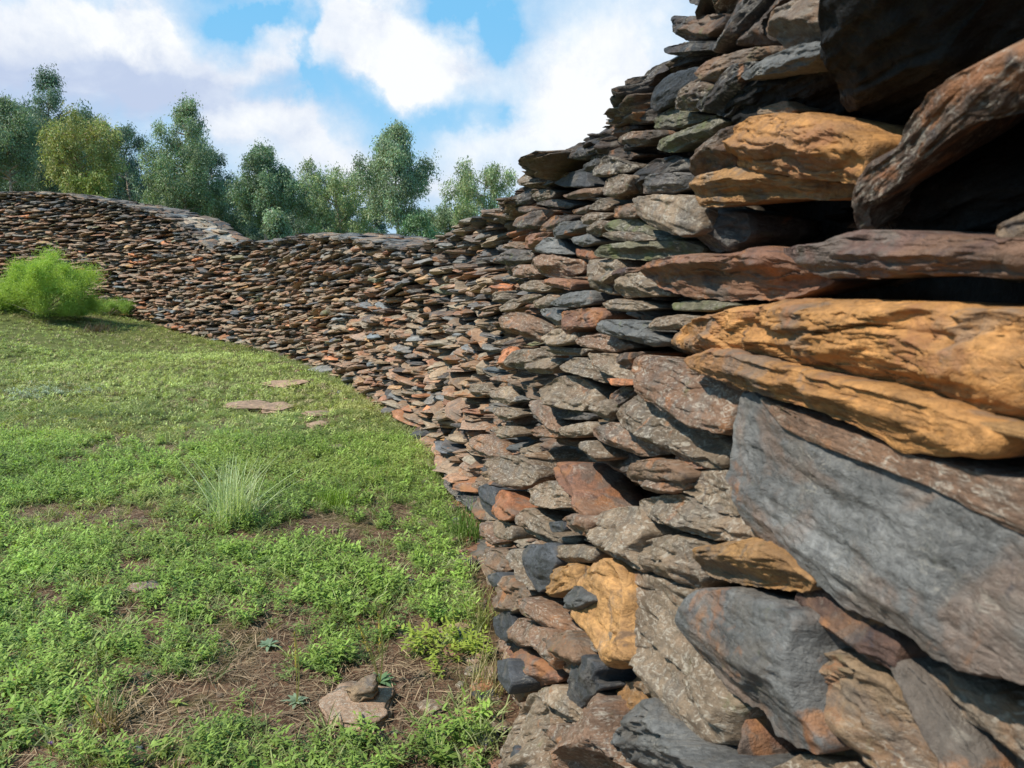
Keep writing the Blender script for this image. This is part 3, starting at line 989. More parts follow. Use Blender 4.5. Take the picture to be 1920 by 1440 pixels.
h(R4, 'rg', [(455,1280),(500,1165),(585,1218),(608,1350),(650,1460),(600,1560),(440,1560)], 0.03, lmax=.5)
h(R4, 'wp', [(298,1180),(360,1158),(454,1250),(465,1292),(400,1284),(328,1232)], 0.05)
h(R4, 'wg', [(228,1280),(280,1178),(334,1200),(425,1300),(446,1400),(420,1520),(215,1520)], 0.04, lmax=.5)
h(R4, 'wg', [(158,600),(222,618),(225,672),(180,665)], 0.03)
h(R4, 'sb', [(195,1400),(230,1360),(250,1440),(240,1520),(190,1520)], 0.04)
h(R4, 'or', [(183,30),(217,13),(228,60),(196,102),(176,60)], 0.05, bright=1.3, label='small bright orange stone at eye level')
h(R4, 'or', [(533,124),(600,130),(645,146),(560,152)], 0.05, bright=1.2)
h(R4, 'db', [(543,180),(600,148),(645,170),(590,244),(558,242)], 0.02)
h(R4, 'dk', [(353,245),(420,228),(494,250),(484,266),(390,264)], 0.02)
h(R4, 'rg', [(278,200),(330,198),(374,270),(394,312),(350,292),(300,242)], 0.05)
h(R4, 'rg', [(272,305),(330,278),(394,310),(380,328),(300,322)], 0.04)
h(R4, 'wg', [(488,215),(530,193),(564,230),(540,274),(495,242)], 0.04)
h(R4, 'wp', [(378,290),(480,268),(494,312),(420,328),(385,312)], 0.04)
h(R4, 'wg', [(438,340),(500,333),(524,402),(480,404)], 0.04)
h(R4, 'wp', [(138,170),(200,148),(248,200),(200,218)], 0.04)
h(R4, 'wg', [(60,150),(130,140),(150,172),(90,190)], 0.03)
h(R4, 'wg', [(145,225),(210,222),(250,250),(190,272)], 0.03)
h(R4, 'wg', [(150,290),(205,285),(225,320),(180,330)], 0.03)
h(R4, 'rg', [(110,610),(155,620),(170,690),(130,680)], 0.02)
h(R4, 'br', [(120,700),(180,700),(240,760),(200,790),(140,750)], 0.03)
h(R4, 'wg', [(230,700),(265,700),(272,780),(300,850),(240,800)], 0.03)
h(R4, 'br', [(190,830),(225,880),(225,905),(180,920),(150,870)], 0.04)
h(R4, 'rg', [(235,930),(290,950),(310,1030),(250,1030),(225,980)], 0.03)
h(R4, 'sb', [(170,1080),(205,1070),(220,1150),(215,1200),(175,1140)], 0.06)
h(R4, 'wg', [(440,1010),(490,1010),(510,1050),(470,1056)], 0.03)
h(R4, 'rg', [(320,1290),(400,1295),(430,1330),(440,1400),(340,1330)], 0.05)
# upper middle
h(R2, 'dk', [(478,195),(550,160),(660,133),(704,180),(620,222),(560,244),(510,236),(523,225)], 0.03, bright=1.5)
h(R2, 'wg', [(278,325),(310,288),(370,288),(404,330),(340,352),(290,357)], 0.04)
h(R2, 'wg', [(373,290),(450,278),(504,295),(470,332),(400,312)], 0.04, bright=.8)
h(R2, 'sb', [(428,345),(520,288),(570,278),(584,330),(604,362),(480,364)], 0.03)
h(R2, 'wp', [(618,290),(650,218),(700,228),(784,270),(775,292),(700,314),(630,318)], 0.05, bright=.8)
h(R2, 'br', [(658,210),(730,178),(804,215),(780,242),(700,232)], 0.03, bright=.8)
h(R2, 'wg', [(663,330),(700,308),(788,303),(775,380),(720,424),(678,382)], 0.05)
h(R2, 'dk', [(558,270),(630,228),(644,260),(612,304),(570,292)], 0.03)
h(R2, 'dk', [(688,30),(720,-14),(935,-14),(905,60),(800,88),(720,62)], 0.03)
h(R2, 'dr', [(658,110),(700,83),(824,88),(740,134),(690,164)], 0.02)
h(R2, 'br', [(718,150),(760,113),(905,103),(916,130),(840,172),(760,184)], 0.04, bright=.9)
h(R2, 'dk', [(763,400),(800,300),(880,238),(1000,213),(1094,250),(1104,292),(900,304),(850,340),(832,392)], 0.02, bright=1.1)
h(R2, 'dk', [(843,330),(880,298),(1084,300),(1064,362),(960,394),(830,398)], 0.05, bright=1.4)
h(R2, 'wg', [(778,410),(900,393),(1055,400),(1090,450),(1100,562),(1020,588),(900,552),(830,502),(813,440)], 0.06, bulge=.5, bright=1.1, label='thick blocky grey brown stone')
h(R2, 'dk', [(243,412),(270,368),(330,343),(414,360),(350,402),(344,442),(250,447)], 0.03)
h(R2, 'wg', [(328,400),(380,368),(444,380),(434,412),(360,432)], 0.04, bright=.75)
h(R2, 'br', [(468,400),(560,368),(664,363),(654,392),(570,417),(500,417)], 0.04, bright=.8)
h(R2, 'dk', [(338,435),(440,413),(544,440),(500,462),(420,452)], 0.03, bright=1.3)
h(R2, 'db', [(248,445),(330,448),(354,465),(290,484)], 0.03, bright=1.5)
h(R2, 'db', [(263,502),(330,468),(464,453),(424,490),(384,552),(300,554),(258,532)], 0.03, bright=1.3)
h(R2, 'db', [(368,562),(420,490),(534,488),(524,522),(440,564)], 0.03)
h(R2, 'br', [(508,470),(600,438),(584,480),(530,484)], 0.03)
h(R2, 'wg', [(578,460),(640,408),(704,440),(680,474)], 0.03, bright=.75)
h(R2, 'br', [(698,460),(770,433),(824,460),(804,502),(710,504)], 0.04)
h(R2, 'wg', [(548,500),(600,473),(694,480),(660,512),(570,534)], 0.04)
h(R2, 'gr', [(428,570),(460,518),(560,513),(594,540),(500,582),(440,598)], 0.04, bright=.75)
h(R2, 'wg', [(578,550),(640,508),(694,520),(622,594)], 0.04)
h(R2, 'mo', [(658,540),(700,508),(800,498),(875,560),(1004,600),(900,612),(780,572),(670,562)], 0.04)
h(R2, 'wg', [(638,575),(700,558),(800,568),(854,607),(700,604)], 0.05)
h(R2, 'gr', [(518,590),(600,568),(628,610),(570,634),(530,617)], 0.04)
h(R2, 'mo', [(608,652),(650,623),(800,603),(1030,603),(1114,640),(1080,672),(900,694),(700,684),(613,674)], 0.05, lmax=.5, ridge=.3)
h(R2, 'gr', [(353,652),(380,588),(450,588),(504,650),(523,667),(400,664)], 0.05, bright=1.2)
h(R2, 'rd', [(318,575),(430,558),(384,612),(350,654),(308,632)], 0.03)
h(R2, 'dk', [(178,680),(230,638),(334,648),(344,692),(230,722)], 0.04, bright=1.2)
h(R2, 'br', [(203,622),(260,603),(304,640),(230,644)], 0.03)
h(R2, 'rg', [(323,710),(370,668),(460,663),(564,690),(564,742),(500,774),(400,762),(340,742)], 0.05)
h(R2, 'rg', [(243,740),(270,710),(330,713),(354,760),(270,774)], 0.04)
h(R2, 'wg', [(598,690),(745,678),(755,740),(724,800),(735,854),(640,824),(598,782)], 0.03)
h(R2, 'dr', [(678,750),(740,723),(835,723),(762,772),(700,784)], 0.05)
h(R2, 'wg', [(723,832),(750,758),(832,728),(855,780),(970,850),(880,854),(750,862)], 0.04)
h(R2, 'or', [(523,640),(600,638),(614,692),(550,682)], 0.03, bright=.7)
h(R2, 'wg', [(278,802),(330,778),(434,800),(400,834),(300,834)], 0.04)
h(R2, 'rd', [(368,790),(420,768),(514,785),(508,828),(430,813)], 0.04, bright=1.2)
h(R2, 'wg', [(183,902),(240,863),(294,880),(260,918),(200,923)], 0.04)
h(R2, 'gr', [(413,892),(480,838),(604,823),(614,892),(520,908)], 0.05)
h(R2, 'wg', [(348,872),(410,843),(444,870),(400,914),(350,902)], 0.04)
h(R2, 'wg', [(258,882),(310,838),(374,845),(330,884)], 0.04)
h(R2, 'rg', [(188,952),(240,923),(340,948),(435,1000),(374,1064),(300,1042),(210,1002)], 0.05, bright=1.1)
h(R2, 'gr', [(368,912),(440,903),(504,950),(440,989)], 0.04)
h(R2, 'rd', [(463,925),(500,913),(620,903),(674,930),(644,992),(540,1002),(520,1044),(498,1002)], 0.03)
h(R2, 'gr', [(623,992),(650,958),(865,963),(855,1010),(970,1052),(900,1084),(780,1054),(640,1022)], 0.05, lmax=.5, bright=1.1)
h(R2, 'wg', [(863,992),(890,948),(1000,933),(1100,945),(1080,984),(960,1004),(890,1009)], 0.04)
h(R2, 'wg', [(643,887),(700,863),(820,878),(884,910),(760,924),(680,914)], 0.05)
h(R2, 'mo', [(958,882),(1100,868),(1255,890),(1150,924),(980,919)], 0.04, bright=1.1)
h(R2, 'wp', [(373,1042),(430,998),(520,998),(534,1062),(440,1084)], 0.05)
h(R2, 'rg', [(523,1052),(580,1028),(660,1018),(805,1080),(700,1114),(580,1084)], 0.04)
h(R2, 'wg', [(363,1080),(430,1078),(594,1090),(560,1124),(440,1119)], 0.04)
h(R2, 'wg', [(223,1142),(260,1093),(380,1088),(434,1130),(300,1184),(240,1174)], 0.04, bright=.8)
h(R2, 'wg', [(288,1162),(400,1128),(474,1150),(420,1204),(330,1199)], 0.05)
h(R2, 'db', [(708,1132),(740,1108),(835,1103),(790,1144),(760,1184)], 0.03)
h(R2, 'gr', [(68,692),(130,673),(168,695),(140,719),(80,719)], 0.03)


def parea(pts):
    P = np.array(pts, float); Q = np.roll(P, -1, 0)
    return 0.5 * abs(float((P[:, 0] * Q[:, 1] - P[:, 1] * Q[:, 0]).sum()))


items = []
for i, (Rr, key, pts, prot, kw) in enumerate(H):
    sc_, ox, oy = Rr
    pp_ = [(a / sc_ + ox, b / sc_ + oy) for a, b in pts]
    clip = [(min(max(a, 0), 1920), min(max(b, 0), 1440)) for a, b in pp_]
    items.append((parea(clip), i, key, pp_, prot, kw))
items.sort(key=lambda t: -t[0])
for rank, (ar, i, key, pp_, prot, kw) in enumerate(items):
    lab = kw.pop('label', None)
    cpx_ = np.mean([a for a, b in pp_]); cpy_ = np.mean([b for a, b in pp_])
    if cpy_ < 330 and cpx_ < 1380 and key != 'mo':      # weathered courses near the top, darkened further to paint in their shade
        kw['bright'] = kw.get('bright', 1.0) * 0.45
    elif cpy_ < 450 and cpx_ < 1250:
        kw['bright'] = kw.get('bright', 1.0) * 0.75  # milder painted shade in the courses just below
    if key == 'sb':
        kw['bulge'] = .38
        prot = min(prot, .045)
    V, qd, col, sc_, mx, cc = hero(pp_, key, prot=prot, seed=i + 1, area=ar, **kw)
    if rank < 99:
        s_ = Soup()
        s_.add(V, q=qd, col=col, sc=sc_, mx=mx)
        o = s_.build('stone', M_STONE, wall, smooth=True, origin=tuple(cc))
        if lab:
            o['label'] = lab
    else:
        stonework.add(V, q=qd, col=col, sc=sc_, mx=mx)
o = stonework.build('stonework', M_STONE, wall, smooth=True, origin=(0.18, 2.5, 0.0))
o['kind'] = 'stuff'

# pale flat slab lying on the far crest
s_ = Soup()
u0, _ = px_uv(86, 355)
yy = 20.2
add_stone(s_, np.array([u0 * yy, yy - 0.1, float(ztop_s(np.interp(-u0, [0.3, 0.8], [0, 1]) * 0 + SEG[np.argmin(np.abs(CUR[:, 0] / np.maximum(CUR[:, 1], .1) - u0))])) + 0.06]), (1, 0), (0, -1), 1.0, 0.7, 0.10, 0, 0, 0.05, 'wp', hi=True, bright=1.5, tpl=4)
o = s_.build('cap_slab', M_STONE, smooth=True)
tag(o, 'long pale flat slab lying on the far left crest of the dry stone wall', 'slab')


# ---------------------------------------------------------------- loose stones on the ground
def gpoint(px, py):
    d = ray(px, py)
    tt = np.linspace(1.0, 30, 6000)
    zz = CAMH + tt * d[2] - gz(tt * d[0], tt * d[1])
    t = float(tt[np.argmax(zz < 0)]) if (zz < 0).any() else 30.0
    z = float(gz(np.array([t * d[0]]), np.array([t * d[1]]))[0])
    return np.array([t * d[0], t * d[1], z])


def ground_stone(name, px, py, L, Dp, Hh, yaw, key, label, bright=1.0, tpl=3, dz=0.0, group=None, cat='stone'):
    p = gpoint(px, py)
    s_ = Soup()
    add_stone(s_, p + np.array([0, 0, dz]), (math.cos(yaw), math.sin(yaw)), (-math.sin(yaw), math.cos(yaw)), L, Dp, Hh, 0, random.uniform(-.04, .04), random.uniform(-.04, .04), key, hi=True, tpl=tpl)
    s_.col = [np.broadcast_to(np.array(PAL[key][0]) * bright, s_.col[0].shape)]
    o = s_.build(name, M_STONE, smooth=True, origin=tuple(p))
    tag(o, label, cat, group)
    return p


PAL['pk'] = ((0.35, 0.225, 0.145), -.2, 0.2, 0.0)
ground_stone('flat_stone', 668, 1335, 0.225, 0.25, 0.045, 0.3, 'pk', 'broad flat tan slab lying on bare soil in the foreground, a small rock on top', 1.0, 5, 0.015)
ground_stone('small_rock', 682, 1322, 0.105, 0.085, 0.06, 0.5, 'tn', 'small knobbly brown rock resting on the foreground slab', 1.1, 7, 0.055, cat='rock')
ground_stone('flat_stone', 533, 722, 0.62, 0.5, 0.05, -0.1, 'pk', 'pinkish pointed flat stone in the grass, farthest from the camera', 1.1, 9, 0.02)
ground_stone('flat_stone', 478, 764, 0.50, 0.40, 0.06, 0.1, 'pk', 'left one of two pinkish flat stones touching each other in the grass', 1.0, 12, 0.02)
ground_stone('flat_stone', 522, 768, 0.34, 0.36, 0.06, -0.3, 'pk', 'right one of two pinkish flat stones touching each other in the grass', 1.0, 2, 0.02)
ground_stone('flat_stone', 601, 779, 0.30, 0.25, 0.04, 0, 'pk', 'tan flat stone half buried in turf, above a smaller one', 1.0, 14, 0.015)
ground_stone('flat_stone', 597, 799, 0.22, 0.2, 0.04, .6, 'pk', 'small tan stone half buried just in front of a wider one', .9, 15, 0.015)
ground_stone('flat_stone', 640, 841, 0.22, 0.16, 0.04, 0, 'wg', 'small grey brown stone half buried in green weeds near the wall', 1.1, 16, 0.015)
ground_stone('flat_stone', 793, 829, 0.24, 0.16, 0.09, -0.2, 'sb', 'dark slate fragment lying against the foot of the wall', 1.0, 6, 0.04)
ground_stone('flat_stone', 120, 790, 0.35, 0.22, 0.04, 0, 'pk', 'tan flat stone alone in the grass at the left', .9, 17, 0.005)
ground_stone('flat_stone', 275, 1112, 0.16, 0.1, 0.04, 0.2, 'wg', 'small grey stone half hidden in weeds at the left', 1.2, 18, 0.02)
ground_stone('flat_stone', 700, 722, 0.25, 0.2, 0.05, 0.2, 'rg', 'reddish stone in the turf at the curve of the wall', 1.0, 19, 0.02)


# ---------------------------------------------------------------- low vegetation
def leaf_strip(p, d, up, L, w, bend, n=3):
    """narrow leaf made of n quads, returns verts, quads"""
    d = d / np.linalg.norm(d)
    side = np.cross(d, up)
    side = side / (np.linalg.norm(side) + 1e-9)
    V = []
    for i in range(n + 1):
        t = i / n
        ww = w * (math.sin(math.pi * min(0.97, 0.12 + t * 0.86)) ** 0.8) * 0.5
        c = p + d * L * t + up * (-bend * L * t * t)
        V.append(c - side * ww)
        V.append(c + side * ww)
    q = [(2 * i, 2 * i + 1, 2 * i + 3, 2 * i + 2) for i in range(n)]
    return np.array(V), np.array(q)


def tmpl_herb(r, hgt=0.09, stems=5, leaves=9, ls=0.018):
    """leafy weed: several stems carrying whorls of small leaves; returns verts, quads, shade"""
    S_ = Soup()
    for k in range(stems):
        a = r.uniform(0, 6.28)
        lean = r.uniform(0.1, 0.75)
        Hh = hgt * r.uniform(0.5, 1.1)
        base = np.array([r.normal(0, .012), r.normal(0, .012), 0])
        top = base + np.array([math.cos(a) * lean * Hh, math.sin(a) * lean * Hh, Hh])
        for j in range(leaves):
            t = (j + 0.6) / leaves
            p = base + (top - base) * t
            b = j * 2.4 + r.uniform(-.4, .4)
            upw = r.uniform(0.1, 0.9) + (0.5 if t > 0.8 else 0)
            d = np.array([math.cos(b), math.sin(b), upw])
            L = ls * r.uniform(0.7, 1.35) * (1.1 - 0.35 * abs(t - 0.5))
            v, q = leaf_strip(p, d, np.array([0, 0, 1.0]), L, L * 0.34, r.uniform(0.1, 0.5), 2)
            g = 0.75 + 0.5 * t + r.uniform(-.12, .12)
            S_.add(v, q=q, col=(g, g, g))
    return np.concatenate(S_.v), np.concatenate(S_.q), np.concatenate(S_.col)


def tmpl_grass(r, n=14, hgt=0.09, w=0.004, spread=0.5):
    S_ = Soup()
    for k in range(n):
        a = r.uniform(0, 6.28)
        d = np.array([math.cos(a) * spread * r.uniform(0.2, 1.3), math.sin(a) * spread * r.uniform(0.2, 1.3), 1.0])
        p = np.array([r.normal(0, .015), r.normal(0, .015), -0.003])
        L = hgt * r.uniform(0.5, 1.2)
        v, q = leaf_strip(p, d, np.array([0.3, 0.2, 1.0]), L, w, 0, 3)
        t = np.repeat(np.arange(4) / 3, 2)
        hd = np.array([math.cos(a), math.sin(a), 0])
        v = v + np.outer(t ** 2 * L * r.uniform(0.1, 0.6), hd) - np.outer(t ** 3 * L * 0.2, [0, 0, 1])
        g = r.uniform(0.75, 1.2)
        S_.add(v, q=q, col=(g, g, g))
    return np.concatenate(S_.v), np.concatenate(S_.q), np.concatenate(S_.col)


def tmpl_straw(r, n=8, ln=0.10):
    S_ = Soup()
    for k in range(n):
        a = r.uniform(0, 6.28)
        p = np.array([r.normal(0, .05), r.normal(0, .05), r.uniform(0.002, 0.016)])
        d = np.array([math.cos(a), math.sin(a), r.uniform(-.04, .12)])
        v, q = leaf_strip(p, d, np.array([0, 0, 1.0]), ln * r.uniform(.4, 1.3), 0.0032, r.uniform(-.05, .1), 2)
        g = r.uniform(.6, 1.25)
        S_.add(v, q=q, col=(g, g, g))
    return np.concatenate(S_.v), np.concatenate(S_.q), np.concatenate(S_.col)


def tmpl_clover(r, n=26, rad=0.05):
    S_ = Soup()
    for k in range(n):
        a = r.uniform(0, 6.28); rr = rad * math.sqrt(r.uniform(0, 1))
        p = np.array([math.cos(a) * rr, math.sin(a) * rr, r.uniform(0.01, 0.045)])
        for j in range(3):
            b = a + j * 2.09
            d = np.array([math.cos(b), math.sin(b), r.uniform(-.1, .5)])
            v, q = leaf_strip(p, d, np.array([0, 0, 1.0]), 0.010, 0.009, .1, 1)
            g = r.uniform(.75, 1.25)
            S_.add(v, q=q, col=(g, g, g))
    return np.concatenate(S_.v), np.concatenate(S_.q), np.concatenate(S_.col)


def scatter(pts, scales, tmpls, cols, mat, name, label, cat):
    S_ = Soup()
    n = len(pts)
    tid = rng.integers(0, len(tmpls), n)
    rot = rng.uniform(0, 6.28, n)
    for k, (tv, tq, tcol) in enumerate(tmpls):
        idx = np.nonzero(tid == k)[0]
        if not len(idx):
            continue
        m = len(tv)
        c = np.cos(rot[idx])[:, None]; s = np.sin(rot[idx])[:, None]
        sc_ = scales[idx][:, None]
        X = (tv[None, :, 0] * c - tv[None, :, 1] * s) * sc_ + pts[idx, 0:1]
        Y = (tv[None, :, 0] * s + tv[None, :, 1] * c) * sc_ + pts[idx, 1:2]
        Z = tv[None, :, 2] * sc_ + pts[idx, 2:3]
        V = np.stack([X, Y, Z], 2).reshape(-1, 3)
        q = (tq[None] + (np.arange(len(idx)) * m)[:, None, None]).reshape(-1, 4)
        col = (tcol[None] * cols[idx][:, None, :]).reshape(-1, 3)
        S_.add(V, q=q, col=col)
    o = S_.build(name, mat)
    if label:
        tag(o, label, cat, kind='stuff')
    return o


def wall_side(x, y):
    """signed distance-like test: True on the camera's side of the wall foot"""
    cx = XB + NXB * 0.26; cy = YB + NYB * 0.26
    out_ = np.zeros(len(x))
    for a in range(0, len(x), 4000):
        dx = x[a:a + 4000, None] - cx[None, ::4]; dy = y[a:a + 4000, None] - cy[None, ::4]
        j = np.argmin(dx * dx + dy * dy, 1)
        k = np.arange(len(j))
        out_[a:a + 4000] = dx[k, j] * NXB[::4][j] + dy[k, j] * NYB[::4][j]
    return out_


# worn bare spots (world positions read off the ground plane): x, y px, radii px
BARE = []
for (bx_, by_, rx_, ry_, w_) in [(280, 845, 90, 30, .75), (110, 970, 90, 26, .8), (240, 990, 120, 30, .7), (660, 990, 100, 34, .8), (190, 1150, 170, 26, .55), (560, 1000, 80, 20, .3), (780, 1290, 130, 45, .9), (480, 1290, 130, 40, .8), (300, 1340, 110, 40, .8), (60, 740, 80, 14, .5),
                                 (840, 1240, 90, 60, .7), (620, 1360, 140, 30, .8), (520, 760, 60, 12, .9), (600, 792, 50, 14, .6), (860, 1100, 40, 50, .3), (700, 1080, 120, 24, .5), (450, 1130, 100, 20, .4), (60, 1100, 70, 20, .5), (200, 830, 60, 14, .5), (850, 1340, 60, 70, .6), (530, 1170, 90, 20, .4), (350, 1040, 60, 20, .4)]:
    c_ = gpoint(bx_, by_); e_ = gpoint(bx_ + rx_, by_); f_ = gpoint(bx_, by_ - ry_)
    BARE.append((c_[0], c_[1], abs(e_[0] - c_[0]), abs(f_[1] - c_[1]), w_))


for (bx_, by_) in ((712, 1285), (556, 1322), (503, 1215), (332, 1322)):
    c_ = gpoint(bx_, by_)
    BARE.append((c_[0], c_[1] - .03, .11, .11, 3.0))


def cover(x, y):
    p = np.stack([x, y, 0 * x], 1)
    n = 0.35 * fbm(p * 1.4, 2, 41) + 0.7 * fbm(p * 4.5, 3, 43, .65) + 0.8 * fbm(p * 11, 3, 47, .6)
    b = np.zeros(len(x))
    for (cx, cy, rx, ry, w) in BARE:
        b += w * 0.68 * np.exp(-(((x - cx) / rx) ** 2 + ((y - cy) / ry) ** 2) * 0.9)
    return n - b


def sample(n, y0, y1, margin=0.8, thr=None, soft=0.3, inv=False, wallm=0.02):
    y = np.sqrt(rng.uniform(y0 ** 2, y1 ** 2, n)) if y0 > 0 else rng.uniform(y0, y1, n)
    half = 0.70 * y + margin
    x = rng.uniform(-1, 1, n) * half
    ws = wall_side(x, y)
    ok = ws > wallm
    if thr is not None:
        cv = cover(x, y)
        pr = np.clip((cv - thr) / soft + 0.5, 0, 1)
        if inv:
            pr = 1 - pr
        ok &= rng.random(n) < pr
    x = x[ok]; y = y[ok]
    return np.stack([x, y, gz(x, y)], 1)


def colour_field(pts, base, var=0.15, yellow=0.25):
    n1 = fbm(pts * [1.1, 1.1, 0], 3, 61); n2 = rng.normal(0, 1, len(pts))
    c = np.array(base)[None] * (1 + 0.45 * n1 + var * n2)[:, None]
    yy_ = np.clip(fbm(pts * [0.9, 0.9, 0] + 9, 3, 63) * 2 + rng.normal(0, .4, len(pts)), 0, 1)[:, None] * yellow
    c = c * (1 - yy_) + yy_ * np.array([0.40, 0.38, 0.13])
    return np.clip(c, 0.004, 0.8)


r0 = np.random.default_rng(5)
HERB = [tmpl_herb(r0, r0.uniform(.05, .11), r0.integers(3, 7), r0.integers(6, 11), r0.uniform(.016, .036)) for _ in range(12)]
CLOV = [tmpl_clover(r0) for _ in range(5)]
GRAS = [tmpl_grass(r0, 14, r0.uniform(.05, .10)) for _ in range(8)]
STRW = [tmpl_straw(r0) for _ in range(6)]

GREEN = (0.235, 0.335, 0.070)
# near weeds
p = sample(38000, 1.45, 6.5, 1.5, -0.16, 0.6)
scatter(p, rng.uniform(0.35, 1.15, len(p)), HERB, colour_field(p, GREEN), M_HERB, 'leafy_weeds', 'thick patches of fresh green small leaved weeds covering the soil', 'weeds')
p = sample(17000, 1.45, 7.5, 1.5, -0.3, 0.7)
scatter(p, rng.uniform(0.6, 1.2, len(p)), CLOV, colour_field(p, (0.19, 0.27, 0.08)), M_HERB, 'ground_cover', 'low creeping leaves between the taller weeds', 'ground cover')
p = sample(18000, 1.45, 8.0, 1.5, -0.4, 0.8)
scatter(p, rng.uniform(0.4, 1.25, len(p)), GRAS, colour_field(p, (0.30, 0.34, 0.13), .25, .8), M_GRASS, 'short_grass', 'short mixed grass blades in the foreground', 'grass')
# further off
pf1 = sample(34000, 6.0, 12.5, 1.6, -0.2, 0.7)
pf2 = sample(26000, 12.0, 23.0, 1.8, -0.4, 0.7)
p = np.vstack([pf1, pf2])
scatter(p, rng.uniform(0.7, 1.35, len(p)), [tmpl_herb(r0, .05, 3, 5, .026) for _ in range(5)] + [tmpl_grass(r0, 8, .055, .007) for _ in range(5)], colour_field(p, (0.36, 0.41, 0.14), .28, .65), M_GRASS, 'turf', 'distant green and straw coloured turf running up to the wall', 'turf')
# straw litter
p = sample(15000, 1.4, 7.5, 0.8, 0.1, 0.9, inv=True)
scatter(p, rng.uniform(0.5, 1.2, len(p)), STRW, np.clip(np.array([[0.36, 0.255, 0.155]]) * rng.uniform(.3, 1.2, (len(p), 1)), 0, .8), M_STRAW, 'straw_litter', 'dry straw and twigs littering the bare soil patches', 'straw')
pw = sample(16000, 6.0, 18.0, 1.0, 0.0, 0.8, inv=True)
scatter(pw, rng.uniform(0.8, 1.5, len(pw)), [tmpl_grass(r0, 7, .045, .007, 1.0) for _ in range(4)], np.clip(np.array([[0.40, 0.33, 0.17]]) * rng.uniform(.5, 1.2, (len(pw), 1)), 0, .8), M_STRAW, 'dry_grass', 'straw coloured dry grass among the distant turf', 'grass')

# grass and dry stalks growing along the foot of the wall
ss = np.linspace(0.5, 24, 2000) + rng.normal(0, .01, 2000)
ss = ss[rng.random(len(ss)) < 0.9]
x, y, tx, ty, nx, ny = plan_at(ss)
o = 0.24 + np.abs(rng.normal(0.03, 0.08, len(ss)))
p = np.stack([x + nx * o, y + ny * o, gz(x, y)], 1)
p = p[p[:, 1] > 1.2]
scatter(p, rng.uniform(0.35, 1.2, len(p)) * np.where(p[:, 1] < 6, 1.0, 1.3), GRAS, colour_field(p, (0.27, 0.30, 0.12), .2, .8), M_GRASS, 'wall_foot_grass', 'taller mixed grass lining the foot of the wall', 'grass')


# loose chips of stone at the foot of the wall and in the bare soil
G_ = Soup()
pg = sample(900, 1.45, 7.0, 0.5, 0.1, 0.8, inv=True)
for q_ in pg:
    hsz = float(rng.uniform(.008, .028))
    add_stone(G_, q_ + [0, 0, hsz * .15], (1, 0), (0, 1), hsz * 1.5, hsz * 1.2, hsz * .6, rng.uniform(0, 3), 0, 0, pick(['tn', 'br', 'wg', 'rg', 'sb'], [4, 3, 2, 3, 1]))
for s0_ in np.arange(1.6, 17, .034):
    xx_, yy_, _a, _b, nx_, ny_ = [float(a) for a in plan_at(s0_ + .0)]
    if yy_ < 1.3:
        continue
    o_ = .22 + abs(float(rng.normal(0, .10)))
    hsz = float(rng.uniform(.02, .075))
    px_, py_ = xx_ + nx_ * o_, yy_ + ny_ * o_
    add_stone(G_, np.array([px_, py_, float(gz(np.array([px_]), np.array([py_]))[0]) + hsz * .08]), (1, 0), (0, 1), hsz * 1.7, hsz * 1.3, hsz * .45, rng.uniform(0, 3), rng.normal(0, .15), rng.normal(0, .15), pick(['tn', 'br', 'wg', 'rg', 'sb', 'rd'], [3, 3, 3, 3, 1, 2]), bright=1.1)
tag(G_.build('stone_chips', M_STONE, smooth=True), 'small loose stone chips scattered on bare soil and along the foot of the wall', 'gravel', kind='stuff')


def plant_soup(parts, name, mat, base, parent=None):
    s_ = Soup()
    for v, q, c in parts:
        s_.add(np.asarray(v) + base, q=q, col=c)
    return s_.build(name, mat, parent, origin=tuple(base))


def blades(n, hgt, w, spread, basew, seed, col, var=.15, droop=.5, seg=6):
    r = np.random.default_rng(seed)
    out_ = []
    for k in range(n):
        a = r.uniform(0, 6.28)
        L = hgt * r.uniform(.45, 1.1)
        sp_ = spread * abs(r.normal(0, 1)) * 0.6
        p0 = np.array([r.normal(0, basew), r.normal(0, basew), -0.005])
        hd = np.array([math.cos(a), math.sin(a), 0.0])
        sd = np.array([-math.sin(a), math.cos(a), 0.0])
        t = np.linspace(0, 1, seg + 1)
        c = p0 + np.outer(L * (sp_ * t + droop * sp_ * t ** 2), hd) + np.outer(L * (t - 0.35 * droop * sp_ * t ** 2.2), [0, 0, 1])
        ww = w * (1 - t ** 1.5) * .5 + 0.0003
        V = np.empty(((seg + 1) * 2, 3))
        V[0::2] = c - sd * ww[:, None]; V[1::2] = c + sd * ww[:, None]
        q = [(2 * i, 2 * i + 1, 2 * i + 3, 2 * i + 2) for i in range(seg)]
        g = np.array(col) * r.uniform(1 - var, 1 + var)
        out_.append((V, q, g))
    return out_


def tuft(px, py, name, label, cat, **k):
    b = gpoint(px, py)
    o = plant_soup(blades(**k), name, M_GRASS, b)
    tag(o, label, cat)
    return b


